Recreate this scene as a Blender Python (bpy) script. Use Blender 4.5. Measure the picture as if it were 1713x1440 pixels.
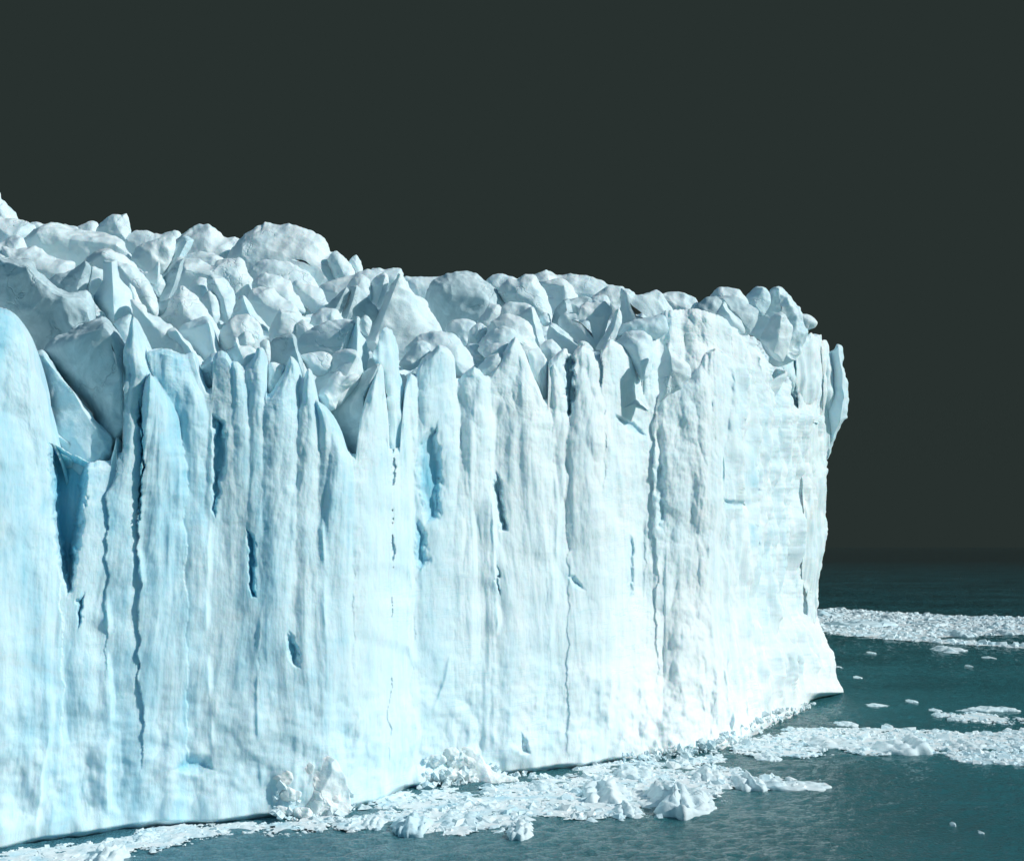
import bpy, math, random
import numpy as np

# ------------------------------------------------------------------ scene, camera, sky, sun
S = bpy.context.scene
for o in list(bpy.data.objects): bpy.data.objects.remove(o)
COL = S.collection
F, CX, CY, HOR, CAMH = 2070.0, 856.5, 720.0, 914.0, 30.0
TH = math.atan((HOR - CY) / F)
cam = bpy.data.objects.new('camera', bpy.data.cameras.new('camera')); COL.objects.link(cam)
cam.location = (0, 0, CAMH); cam.rotation_euler = (math.pi / 2 + TH, 0, 0)
cam.data.sensor_width = 36; cam.data.lens = 36 * F / 1713
cam.data.clip_start = 1; cam.data.clip_end = 60000
S.camera = cam
S.view_settings.view_transform = 'Standard'; S.view_settings.look = 'None'
S.view_settings.exposure = 0.0; S.view_settings.gamma = 1

SUN = np.array([0.88, -0.26, 0.56]); SUN /= np.linalg.norm(SUN)
W = bpy.data.worlds.new('World'); S.world = W; W.use_nodes = True
nt = W.node_tree; nt.nodes.clear(); L = nt.links
def N(t, **k):
    n = nt.nodes.new(t)
    for a, b in k.items(): setattr(n, a, b)
    return n
out = N('ShaderNodeOutputWorld'); mix = N('ShaderNodeMixShader')
sky = N('ShaderNodeTexSky', sky_type='NISHITA', sun_disc=False)
sky.sun_elevation = math.asin(SUN[2]); sky.sun_rotation = math.atan2(SUN[0], SUN[1])
sky.air_density = 1.0; sky.dust_density = 0.6
bg = N('ShaderNodeBackground'); bg.inputs[1].default_value = 0.06
tint = N('ShaderNodeMix', data_type='RGBA', blend_type='MULTIPLY'); tint.inputs[0].default_value = 1
tint.inputs[7].default_value = (0.56, 0.96, 1.0, 1)
L.new(sky.outputs[0], tint.inputs[6]); L.new(tint.outputs[2], bg.inputs[0])
dk = N('ShaderNodeBackground'); dk.inputs[0].default_value = (0.0212, 0.0307, 0.0284, 1); dk.inputs[1].default_value = 1
# the storm-dark sky stands over the far water; unseen part overhead and behind made bright to light the ice
tc = N('ShaderNodeTexCoord'); sx = N('ShaderNodeSeparateXYZ'); mr = N('ShaderNodeMapRange', interpolation_type='SMOOTHSTEP')
L.new(tc.outputs['Generated'], sx.inputs[0]); L.new(sx.outputs[1], mr.inputs[0])
mr.inputs[1].default_value = 0.25; mr.inputs[2].default_value = 0.62
L.new(mr.outputs[0], mix.inputs[0]); L.new(bg.outputs[0], mix.inputs[1]); L.new(dk.outputs[0], mix.inputs[2])
L.new(mix.outputs[0], out.inputs[0])

sl = bpy.data.lights.new('sun', 'SUN'); sl.energy = 3.4; sl.angle = math.radians(0.5); sl.color = (1, 0.985, 0.95)
so = bpy.data.objects.new('sun', sl); COL.objects.link(so)
from mathutils import Vector
so.rotation_euler = Vector(-SUN).to_track_quat('-Z', 'Y').to_euler(); so.location = (60, -40, 120)

# ------------------------------------------------------------------ picture <-> place
ct, st = math.cos(TH), math.sin(TH)
def P3(px, py, Y):
    px = np.asarray(px, float); py = np.asarray(py, float)
    a = (px - CX) / F; b = (CY - py) / F
    ry = ct - st * b; rz = st + ct * b
    t = Y / ry
    return np.stack([a * t, np.broadcast_to(Y, t.shape) + 0 * t, CAMH + rz * t], -1)
def YG(py):            # distance of the water surface seen at picture height py
    b = (CY - np.asarray(py, float)) / F
    return -CAMH * (ct - st * b) / (st + ct * b)
WL = np.array([(-400, 1490), (-200, 1457), (0, 1426), (60, 1414), (185, 1394), (300, 1383), (400, 1376), (490, 1369), (580, 1358), (640, 1340), (690, 1318),
               (760, 1310), (890, 1294), (1000, 1280), (1100, 1266), (1180, 1258), (1245, 1241), (1270, 1222), (1320, 1200), (1350, 1184), (1400, 1166), (1420, 1160)], float)
def wl(px): return np.interp(px, WL[:, 0], WL[:, 1])
_kx = np.arange(-420, 1560, 4.0); _ky = YG(wl(np.clip(_kx, -400, 1420)))
_kern = np.hanning(17); _kern /= _kern.sum()
_ks = np.convolve(np.pad(_ky, 8, mode='edge'), _kern, 'valid')
def YW(px): return np.interp(px, _kx, _ks)

# ------------------------------------------------------------------ noise
def _h(i, j, k, s):
    n = (i * 374761393 + j * 668265263 + k * 2147483647 + s * 1274126177) & 0xffffffff
    n = ((n ^ (n >> 13)) * 1274126177) & 0xffffffff
    n = ((n ^ (n >> 16)) * 2246822519) & 0xffffffff
    return (n ^ (n >> 15)) & 0xffffffff
def noise(p, s=0):
    p = np.asarray(p, float); i = np.floor(p).astype(np.int64); f = p - i
    u = f * f * f * (f * (f * 6 - 15) + 10)
    r = 0
    for dx in (0, 1):
        wx = u[..., 0] if dx else 1 - u[..., 0]
        for dy in (0, 1):
            wy = u[..., 1] if dy else 1 - u[..., 1]
            for dz in (0, 1):
                wz = u[..., 2] if dz else 1 - u[..., 2]
                h = _h(i[..., 0] + dx, i[..., 1] + dy, i[..., 2] + dz, s)
                gx = (h & 1023) / 511.5 - 1; gy = ((h >> 10) & 1023) / 511.5 - 1; gz = ((h >> 20) & 1023) / 511.5 - 1
                r = r + wx * wy * wz * (gx * (f[..., 0] - dx) + gy * (f[..., 1] - dy) + gz * (f[..., 2] - dz))
    return r * 1.4
def fbm(p, o=4, s=0, g=0.5):
    r = 0; a = 1.0; q = np.asarray(p, float)
    for k in range(o):
        r = r + a * noise(q, s + k * 7); a *= g; q = q * 2.03 + 11.3
    return r
def ridge(p, o=3, s=0, g=0.5):       # 0..1, sharp crests at 1
    r = 0; a = 1.0; t = 0; q = np.asarray(p, float)
    for k in range(o):
        r = r + a * (1 - np.minimum(np.abs(noise(q, s + k * 5)) * 1.9, 1)); t += a; a *= g; q = q * 2.1 + 5.7
    return r / t
def facet(p, s=0):                   # shell-shaped fracture hollows meeting in sharp ridges
    p = np.asarray(p, float); i = np.floor(p).astype(np.int64); v = np.full(p.shape[:-1], 9.0)
    for dx in (-1, 0, 1):
        for dy in (-1, 0, 1):
            for dz in (-1, 0, 1):
                c = i + np.array([dx, dy, dz]); h = _h(c[..., 0], c[..., 1], c[..., 2], s); h2 = _h(c[..., 0], c[..., 1], c[..., 2], s + 9)
                e0 = p[..., 0] - c[..., 0] - (h & 1023) / 1023.; e1 = p[..., 1] - c[..., 1] - ((h >> 10) & 1023) / 1023.; e2 = p[..., 2] - c[..., 2] - ((h >> 20) & 1023) / 1023.
                w = 1.5 * (e0 * e0 + e1 * e1 + e2 * e2) + .7 * (e0 * ((h2 & 1023) / 511.5 - 1) + e1 * (((h2 >> 10) & 1023) / 511.5 - 1) + e2 * (((h2 >> 20) & 1023) / 511.5 - 1)) + ((h2 >> 5) & 255) / 700.
                v = np.minimum(v, w)
    return v * 1.3 - .45
def sst(a, b, x):
    t = np.clip((x - a) / (b - a), 0, 1); return t * t * (3 - 2 * t)

# ------------------------------------------------------------------ objects
def tag(o, label=None, cat=None, group=None, kind=None):
    if label: o['label'] = label
    if cat: o['category'] = cat
    if group: o['group'] = group
    if kind: o['kind'] = kind
    return o
def mesh_np(name, V, Q, mat, parent=None, smooth=True, T=None, attr=None):
    """V (n,3); Q (m,4) quads; T (k,3) triangles"""
    me = bpy.data.meshes.new(name)
    V = np.ascontiguousarray(V, np.float32); nq = 0 if Q is None else len(Q); ntri = 0 if T is None else len(T)
    loops = np.concatenate([(Q if nq else np.zeros((0, 4), int)).ravel(), (T if ntri else np.zeros((0, 3), int)).ravel()]).astype(np.int32)
    me.vertices.add(len(V)); me.vertices.foreach_set('co', V.ravel())
    me.loops.add(len(loops)); me.loops.foreach_set('vertex_index', loops)
    me.polygons.add(nq + ntri)
    ls = np.concatenate([np.arange(nq) * 4, nq * 4 + np.arange(ntri) * 3]).astype(np.int32)
    me.polygons.foreach_set('loop_start', ls)
    me.polygons.foreach_set('use_smooth', np.full(nq + ntri, smooth))
    if attr is not None:
        a = me.attributes.new('blue_ice_and_shade', 'FLOAT', 'POINT'); a.data.foreach_set('value', np.ascontiguousarray(attr, np.float32))
    me.update(calc_edges=True); me.validate()
    me.materials.append(mat)
    o = bpy.data.objects.new(name, me); COL.objects.link(o)
    if parent: o.parent = parent
    return o
def gridq(nr, nc, off=0, wrap=False):
    r = np.arange(nr - 1)[:, None]; c = np.arange(nc if wrap else nc - 1)[None, :]; c2 = (c + 1) % nc
    return (np.stack([r * nc + c, r * nc + c2, (r + 1) * nc + c2, (r + 1) * nc + c], -1) + off).reshape(-1, 4)

# ------------------------------------------------------------------ materials
class NT:
    def __init__(s, name):
        s.m = bpy.data.materials.new(name); s.m.use_nodes = True; s.t = s.m.node_tree; s.t.nodes.clear()
        s.o = s.n('ShaderNodeOutputMaterial'); s.b = s.n('ShaderNodeBsdfPrincipled'); s.l(s.b.outputs[0], s.o.inputs[0])
    def n(s, t, **k):
        n = s.t.nodes.new(t)
        for a, b in k.items(): setattr(n, a, b)
        return n
    def l(s, a, b): s.t.links.new(a, b)
    def val(s, v, sock):
        if hasattr(v, 'node'): s.l(v, sock)
        else: sock.default_value = v
    def geo(s): return s.n('ShaderNodeNewGeometry').outputs['Position']
    def map(s, v, sc):
        m = s.n('ShaderNodeMapping'); m.inputs['Scale'].default_value = sc; s.l(v, m.inputs[0]); return m.outputs[0]
    def noise(s, v, scale, det=4, rough=.55, dist=0, typ='FBM'):
        n = s.n('ShaderNodeTexNoise', noise_type=typ); s.l(v, n.inputs['Vector']); n.inputs['Scale'].default_value = scale
        n.inputs['Detail'].default_value = det; n.inputs['Roughness'].default_value = rough; n.inputs['Distortion'].default_value = dist
        return n.outputs['Fac']
    def rng(s, v, a, b, c=0., d=1.):
        n = s.n('ShaderNodeMapRange'); s.l(v, n.inputs[0])
        for i, x in enumerate((a, b, c, d)): n.inputs[i + 1].default_value = x
        return n.outputs[0]
    def math(s, op, a, b=0.):
        n = s.n('ShaderNodeMath', operation=op); s.val(a, n.inputs[0]); s.val(b, n.inputs[1]); return n.outputs[0]
    def mix(s, f, a, b):
        n = s.n('ShaderNodeMix', data_type='RGBA'); s.val(f, n.inputs[0]); s.val(a, n.inputs[6]); s.val(b, n.inputs[7]); return n.outputs[2]
    def bump(s, h, st, d, nrm=None):
        n = s.n('ShaderNodeBump'); n.inputs['Strength'].default_value = st; n.inputs['Distance'].default_value = d; s.l(h, n.inputs['Height'])
        if nrm: s.l(nrm, n.inputs['Normal'])
        return n.outputs[0]

def ice_mat(name, streak=True, sss=0.0, grey=0):
    t = NT(name); p = t.geo()
    at = t.n('ShaderNodeAttribute', attribute_name='blue_ice_and_shade').outputs['Fac']  # the ice's own blue, plus shade painted as blue in hollows
    ps = t.map(p, (1, 1, .1)) if streak else p
    n1 = t.noise(ps, .22, 5, .6, .4); n2 = t.noise(ps, 1.6, 5, .65); n3 = t.noise(p, .12, 4, .6, 1.0)
    a = t.rng(t.math('ADD', t.math('ADD', t.math('MULTIPLY', n1, .6), t.math('MULTIPLY', n2, .35)), t.math('MULTIPLY', n3, .5)), .55, .9)
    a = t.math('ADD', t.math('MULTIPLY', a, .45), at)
    n = t.n('ShaderNodeMath', operation='MULTIPLY', use_clamp=True); t.l(a, n.inputs[0]); n.inputs[1].default_value = 1; a = n.outputs[0]
    white = (.81, .89, .905, 1); pale = (.60, .80, .87, 1); deep = (.22, .58, .74, 1)
    c = t.mix(t.rng(a, 0, .55), white, pale); c = t.mix(t.rng(a, .55, 1.0), c, deep)
    c = t.mix(t.rng(at, -.25, -.5), c, (.89, .92, .925, 1))
    # faint grey dirt lying in the old bands
    w = t.n('ShaderNodeTexNoise', noise_type='FBM'); t.l(t.map(p, (.35, .35, 1)), w.inputs['Vector']); w.inputs['Scale'].default_value = .5; w.inputs['Detail'].default_value = 6; w.inputs['Distortion'].default_value = 1.5
    d = t.rng(w.outputs['Fac'], .56, .72, 0, .22)
    c = t.mix(d, c, (.60, .64, .64, 1))
    if streak:     # silt washed down in thin vertical lines
        sk = t.noise(t.map(p, (1, 1, .035)), 2.6, 6, .75); mk = t.rng(t.noise(t.map(p, (1, 1, .4)), .09, 4, .6), .45, .62, 0, .38)
        c = t.mix(t.math('MULTIPLY', t.rng(sk, .52, .66), mk), c, (.56, .63, .65, 1))
    if streak:
        mp = t.n('ShaderNodeMapping'); t.l(p, mp.inputs[0]); mp.inputs['Rotation'].default_value = (math.radians(14), math.radians(12), 0); mp.inputs['Scale'].default_value = (.06, .06, 1)
        ly = t.noise(mp.outputs[0], .55, 5, .8, .3); li = t.math('ABSOLUTE', t.math('SUBTRACT', ly, .5)); li = t.rng(li, 0, .012, 1, 0)
        mk = t.rng(t.noise(p, .07, 3), .47, .6, 0, .45)
        c = t.mix(t.math('MULTIPLY', li, mk), c, (.38, .68, .78, 1))
    if grey: c = t.mix(t.rng(t.noise(p, .25, 5, .6, 1.2), .38, .6, .25, .9), c, (.41, .56, .61, 1))
    t.l(c, t.b.inputs['Base Color'])
    t.b.inputs['Roughness'].default_value = .55; t.b.inputs['IOR'].default_value = 1.31
    t.b.inputs['Specular IOR Level'].default_value = .35
    if sss:
        t.b.inputs['Subsurface Weight'].default_value = sss; t.b.inputs['Subsurface Radius'].default_value = (.25, .7, 1.0); t.b.inputs['Subsurface Scale'].default_value = 1.2
    b = t.bump(t.noise(ps, 2.2, 7, .64), .32, .26)
    b = t.bump(t.noise(p, 4.5, 5, .65), .3, .07, b)
    if not streak:
        pw = t.n('ShaderNodeVectorMath', operation='ADD'); t.l(p, pw.inputs[0]); nn = t.n('ShaderNodeTexNoise'); t.l(p, nn.inputs['Vector']); nn.inputs['Scale'].default_value = .2; nn.inputs['Detail'].default_value = 4
        sc = t.n('ShaderNodeVectorMath', operation='SCALE'); t.l(nn.outputs['Color'], sc.inputs[0]); sc.inputs['Scale'].default_value = 14; t.l(sc.outputs[0], pw.inputs[1])
        vo = t.n('ShaderNodeTexVoronoi', feature='DISTANCE_TO_EDGE'); t.l(pw.outputs[0], vo.inputs['Vector']); vo.inputs['Scale'].default_value = .09
        msk = t.rng(t.noise(p, .11, 2), .5, .6)
        b = t.bump(t.math('MULTIPLY', t.math('SUBTRACT', 1., t.rng(vo.outputs[0], 0, .02)), t.math('MULTIPLY', msk, -1.)), .5, .3, b)
    t.l(b, t.b.inputs['Normal'])
    return t.m
ICE = ice_mat('glacier_ice', True, .4); ICETOP = ice_mat('weathered_ice', False, .25); GREY = ice_mat('silty_and_shaded_ice', False, .15, 1); FLOE = ice_mat('floating_ice', False)  # GREY: dirty ice, and the shade of dark seracs painted as grey

def water_mat():
    t = NT('sea_water'); p = t.geo()
    n1 = t.noise(t.map(p, (1, 1.7, 1)), .9, 6, .62, .5); n2 = t.noise(t.map(p, (1, 1.4, 1)), .16, 4, .55, .3); n3 = t.noise(p, .018, 3, .5)
    bc = t.mix(t.rng(n3, .35, .65), (.022, .115, .13, 1), (.036, .18, .205, 1))
    s0 = t.n('ShaderNodeSeparateXYZ'); t.l(p, s0.inputs[0])           # reflected ice painted in at left; far water painted dark to fade into sky
    mk = t.math('ADD', s0.outputs[0], t.math('MULTIPLY', t.noise(p, .03, 4), 30.)); bc = t.mix(t.rng(mk, 32, -25, 0, .8), bc, (.085, .25, .32, 1))
    t.l(t.mix(t.rng(s0.outputs[1], 600, 2600), bc, (.030, .050, .049, 1)), t.b.inputs['Base Color'])
    t.b.inputs['Roughness'].default_value = .08; t.b.inputs['IOR'].default_value = 1.33
    sy = t.n('ShaderNodeSeparateXYZ'); t.l(p, sy.inputs[0]); calm = t.rng(sy.outputs[1], 900, 4200, 1, .02)   # far out the water lies calm
    b = t.bump(t.math('MULTIPLY', t.noise(t.map(p, (1, .3, 1)), .12, 5, .7), t.rng(sy.outputs[1], 220, 700)), 1, 16)
    b = t.bump(t.math('MULTIPLY', t.noise(p, 2.2, 5, .6), calm), .9, .5, b); t.l(b, t.b.inputs['Normal'])
    return t.m
WATER = water_mat()

# ------------------------------------------------------------------ the sea
def sea():
    ys = [-400., -150, 0, 50, 80]; y = 92.
    while y < 50000: ys.append(y); y += .26 * (max(y, 120) / 120) ** 1.75
    ys = np.array(ys + [50000.]); xd = np.arange(-95, 230, .42); e = np.geomspace(1, 60000, 50)
    xs = np.concatenate([(-95 - e)[::-1], xd, 230 + e])
    X, Y = np.meshgrid(xs, ys); q = np.stack([X, Y * 1.25, 0 * X], -1)
    dy = np.gradient(ys)[:, None]
    wx = q + .8 * noise(q / 6, 7)[..., None]
    Z = .36 * noise(wx / 3.1, 1) + .24 * noise(wx / 1.35, 2) + .07 * noise(wx / .7, 3)
    Z = Z + .16 * noise(q / 11, 4) + np.clip(dy * .035, 0, .9) * noise(np.stack([X / 9, Y / np.maximum(dy, 1) / 2.2, 0 * X], -1), 5)
    Z = Z * sst(2600, 700, Y) * (.75 + .5 * noise(q / 60, 6)) * sst(60, 92, Y)
    V = np.stack([X, Y, Z], -1).reshape(-1, 3)
    o = mesh_np('sea', V, gridq(len(ys), len(xs)), WATER); tag(o, kind='structure')
sea()

# ------------------------------------------------------------------ glacier
GL = bpy.data.objects.new('glacier', None); COL.objects.link(GL)
tag(GL, 'towering white and pale blue glacier front with jagged pinnacles rising from the dark sea', 'glacier')

RIM = np.array([(-400, 560), (-60, 590), (40, 640), (75, 735), (150, 775), (185, 770), (205, 690), (250, 690), (300, 735), (352, 715), (380, 680), (442, 690), (500, 695), (540, 715), (590, 768),
                (610, 720), (660, 690), (705, 680), (765, 670), (825, 660), (915, 660), (950, 690), (1010, 680), (1060, 660), (1105, 640), (1130, 585), (1180, 550), (1230, 565), (1275, 605), (1300, 650), (1325, 680), (1400, 700)], float)
EDGE = np.array([(600, 1390), (700, 1392), (730, 1386), (760, 1380), (820, 1378), (880, 1377), (940, 1370), (1000, 1367), (1030, 1369), (1070, 1383), (1090, 1392), (1110, 1397), (1135, 1402), (1152, 1409), (1158, 1409), (1166, 1380), (1172, 1366), (1185, 1352), (1240, 1352)], float)
def edge(py): return np.interp(py, EDGE[:, 0], EDGE[:, 1])

# soft hollows cut in the face: polygon (picture coords), depth in metres, softness in px
HOLL = [
 ([(945, 600), (960, 592), (962, 640), (961, 690), (950, 700), (944, 650)], 3.4, 3),

 ([(78, 735), (150, 772), (146, 840), (136, 910), (124, 985), (112, 1000), (96, 945), (86, 870)], 6.0, 10),
 ([(356, 690), (378, 705), (382, 760), (372, 810), (362, 870), (355, 860), (354, 780)], 2.2, 6),
 ([(231, 650), (238, 700), (240, 770), (236, 850), (230, 890), (233, 820), (235, 740)], 3.0, 2),
 ([(412, 880), (428, 900), (430, 1000), (418, 1000), (414, 940)], 1.6, 4),
 ([(128, 1005), (140, 985), (138, 1040), (128, 1060)], 1.6, 4),
 ([(482, 1050), (500, 1080), (500, 1120), (486, 1110), (478, 1080)], 1.6, 5),
 ([(310, 1255), (350, 1260), (365, 1290), (330, 1300), (280, 1290)], 1.4, 12),
 ([(828, 785), (838, 800), (846, 850), (850, 890), (835, 890), (828, 850), (824, 810)], 2.4, 5),
 ([(831, 925), (836, 960), (837, 1000), (832, 990)], 1.8, 2),
 ([(692, 860), (712, 880), (722, 940), (700, 960), (690, 930)], 1.4, 8),
 ([(697, 740), (730, 700), (742, 780), (740, 870), (712, 880), (696, 820)], 1.6, 8),
 ([(1212, 832), (1246, 838), (1250, 850), (1218, 852)], 2.0, 5),
 ([(1258, 745), (1264, 800), (1268, 826), (1254, 812)], 1.8, 4),
 ([(1252, 870), (1262, 880), (1262, 920), (1254, 910)], 1.6, 4),
 ([(1250, 980), (1258, 1000), (1256, 1080), (1250, 1060)], 1.2, 3),
 ([(1025, 690), (1060, 705), (1085, 730), (1060, 728), (1030, 705)], 1.5, 4),
 ([(1090, 780), (1112, 770), (1120, 850), (1108, 900), (1098, 870)], 1.0, 6),
 ([(1048, 890), (1064, 900), (1062, 1000), (1048, 1010)], 1.3, 5),
 ([(945, 960), (962, 960), (985, 990), (960, 985)], 1.0, 5),
 ([(868, 1220), (882, 1235), (890, 1262), (872, 1262)], 1.4, 5),
]
def sdpoly(px, py, poly):
    poly = np.asarray(poly, float); d = np.full(px.shape, 1e9); ins = np.zeros(px.shape, bool); n = len(poly)
    for i in range(n):
        a = poly[i]; b = poly[(i + 1) % n]; e = b - a
        wx = px - a[0]; wy = py - a[1]; t = np.clip((wx * e[0] + wy * e[1]) / (e @ e + 1e-9), 0, 1)
        d = np.minimum(d, (wx - e[0] * t) ** 2 + (wy - e[1] * t) ** 2)
        c = ((a[1] > py) != (b[1] > py)) & (px < e[0] * (py - a[1]) / (e[1] + 1e-12) + a[0]); ins ^= c
    return np.where(ins, 1, -1) * np.sqrt(d)
# steps and cracks running down the face: polyline, metres (ice on the left of the line stands proud of the right for +), reach in px
STEP = [
 ([(185, 1000), (183, 1080), (190, 1180), (183, 1280), (186, 1392)], 1.6, 60),
 ([(88, 1060), (90, 1200), (60, 1415)], .8, 30),
 ([(232, 890), (245, 1000), (235, 1100), (222, 1180)], 1.2, 30),
 ([(355, 860), (352, 960), (348, 1060), (356, 1180), (360, 1260)], .9, 35),
 ([(440, 900), (430, 1040), (426, 1180), (432, 1300), (440, 1370)], -.55, 40),
 ([(540, 820), (548, 960), (545, 1100)], .9, 40),
 ([(690, 800), (690, 960), (688, 1100), (700, 1220), (690, 1310)], 1.9, 55),
 ([(772, 700), (782, 860), (770, 1000), (740, 1140), (700, 1250)], -.5, 40),
 ([(828, 680), (826, 800), (830, 930), (836, 1020), (830, 1120)], 1.6, 35),
 ([(910, 760), (925, 900), (930, 1040), (905, 1180)], .9, 40),
 ([(950, 680), (948, 800), (935, 900), (935, 1000)], 1.1, 35),
 ([(1022, 690), (1026, 800), (1034, 900), (1036, 1060), (1024, 1180), (1016, 1275)], 1.8, 50),
 ([(1100, 660), (1100, 760), (1106, 860), (1104, 960), (1095, 1040)], 1.3, 35),
 ([(1240, 690), (1225, 760), (1205, 840), (1190, 960), (1170, 1060)], 1.0, 60),
 ([(1256, 720), (1250, 860), (1256, 980), (1250, 1100), (1248, 1200)], 1.5, 30),
 ([(1296, 700), (1290, 860), (1284, 980), (1280, 1120)], 1.0, 30),
 ([(1340, 760), (1335, 900), (1330, 1040), (1322, 1180)], 1.0, 30),
]
FACE = []          # front columns that are carved in the continuous face: outline, half width, thickness, setback, blue
def face_field(px, py):
    """metres that the fluted slabs of the front stand proud; each slab has its own outline, tilt and facets"""
    f = np.full(px.shape, -.15); f2 = np.zeros(px.shape); blu = np.zeros(px.shape); g = np.random.default_rng(5)
    for O, hw, Th, sbk, bl, big in FACE:
        q = np.array(O); tl = g.uniform(-.9, .5); y0, y1 = q[:, 1].min(), q[:, 1].max(); vv = g.uniform(-.3, .3)
        ys = np.linspace(y0, y1, 90); xl = np.full(90, np.nan); xr = np.full(90, np.nan)
        for k, yv in enumerate(ys):
            c = [a[0] + (yv - a[1]) * (b[0] - a[0]) / (b[1] - a[1]) for a, b in zip(q, np.roll(q, -1, 0)) if (a[1] > yv) != (b[1] > yv)]
            if c: xl[k] = min(c); xr[k] = max(c)
        ok = ~np.isnan(xl); xl = np.interp(ys, ys[ok], xl[ok]); xr = np.interp(ys, ys[ok], xr[ok])
        i = int(90 * (.62 if not big else .8)); drift = g.uniform(-.02, .02); xl2 = xl.copy(); xr2 = xr.copy()
        xl2[i:] = xl[i]; xr2[i:] = xr[i]
        yb = min(y1 + g.uniform(60, 260), 1330)
        m = (px > q[:, 0].min() - (0 if big else 25)) & (px < q[:, 0].max() + (110 if big else 25)) & (py > y0 - 3) & (py < (1400 if big else yb))
        if not m.any(): continue
        xx = px[m]; yy = py[m]; n3 = np.stack([yy / 45, xx * 0, xx * 0 + y0], -1)
        L_ = np.interp(yy, ys, xl2) + drift * np.maximum(yy - ys[i], 0) + 3.5 * 2.2 * fbm(n3, 4, int(q[0, 0]) & 255) * sst(y0, y0 + 160, yy)
        R_ = np.interp(yy, ys, xr2) + drift * np.maximum(yy - ys[i], 0) + 3.5 * 2.2 * fbm(n3, 4, (int(q[0, 0]) & 255) + 9) * sst(y0, y0 + 160, yy)
        gr = 7 * sst(y0 + 25, y0 + 150, yy); L_ = L_ - gr; R_ = R_ + gr
        w = np.maximum((R_ - L_) / 2, 1.5); d = np.minimum(xx - L_, R_ - xx)
        if big: d = yy - np.interp(xx, q[:, 0][:8], q[:, 1][:8])
        if big:
            t = np.clip(d / 110, 0, 1); v = -8 * (1 - np.sqrt(np.clip(1 - (1 - t) ** 2.2, 0, 1))) + .8
            v = v - 16 * sst(40, 0, xx - 1075) 
        else:
            T1 = float(np.clip(Th * .6, .5, 1.35)); t = np.clip(d / np.maximum(w * .8, 2), 0, 1)
            v = T1 * (1 - (1 - t) ** 1.45) * (1 - .45 * sst(y0 + 60, y0 + 260, yy)) + tl * T1 * .55 * (xx - (L_ + R_) / 2) / w - sbk * .7 + vv
            v = np.where(d < -.5, -30, v)
        fade = sst(y0 + .9 * (y1 - y0), y0 + .3 * (y1 - y0), yy) * .62 + .38 * sst(yb, yb - 160, yy)
        if big: fade = sst(1250, 1000, yy)
        v = np.where(v > -25, (v + .15) * fade - .15, v)
        cur = f[m]; win = v > cur; f[m] = np.where(win, v, cur)
        bb = blu[m]; blu[m] = np.where(win, bl * fade, bb)
    return f, blu
def hz_of(px, z): return 22 + 9 * fbm(np.stack([px / 90, 0 * z, 0 * z], -1), 3, 61)
def lean_of(px, z):
    ap = sst(1000, 1090, px); hz = hz_of(px, z)
    return np.clip(z / 55, 0, 1.3) * 3.2 + ap * 4.5 - ap * 5.5 * (1 - np.clip(z / hz, 0, 1)) ** 1.6
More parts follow.
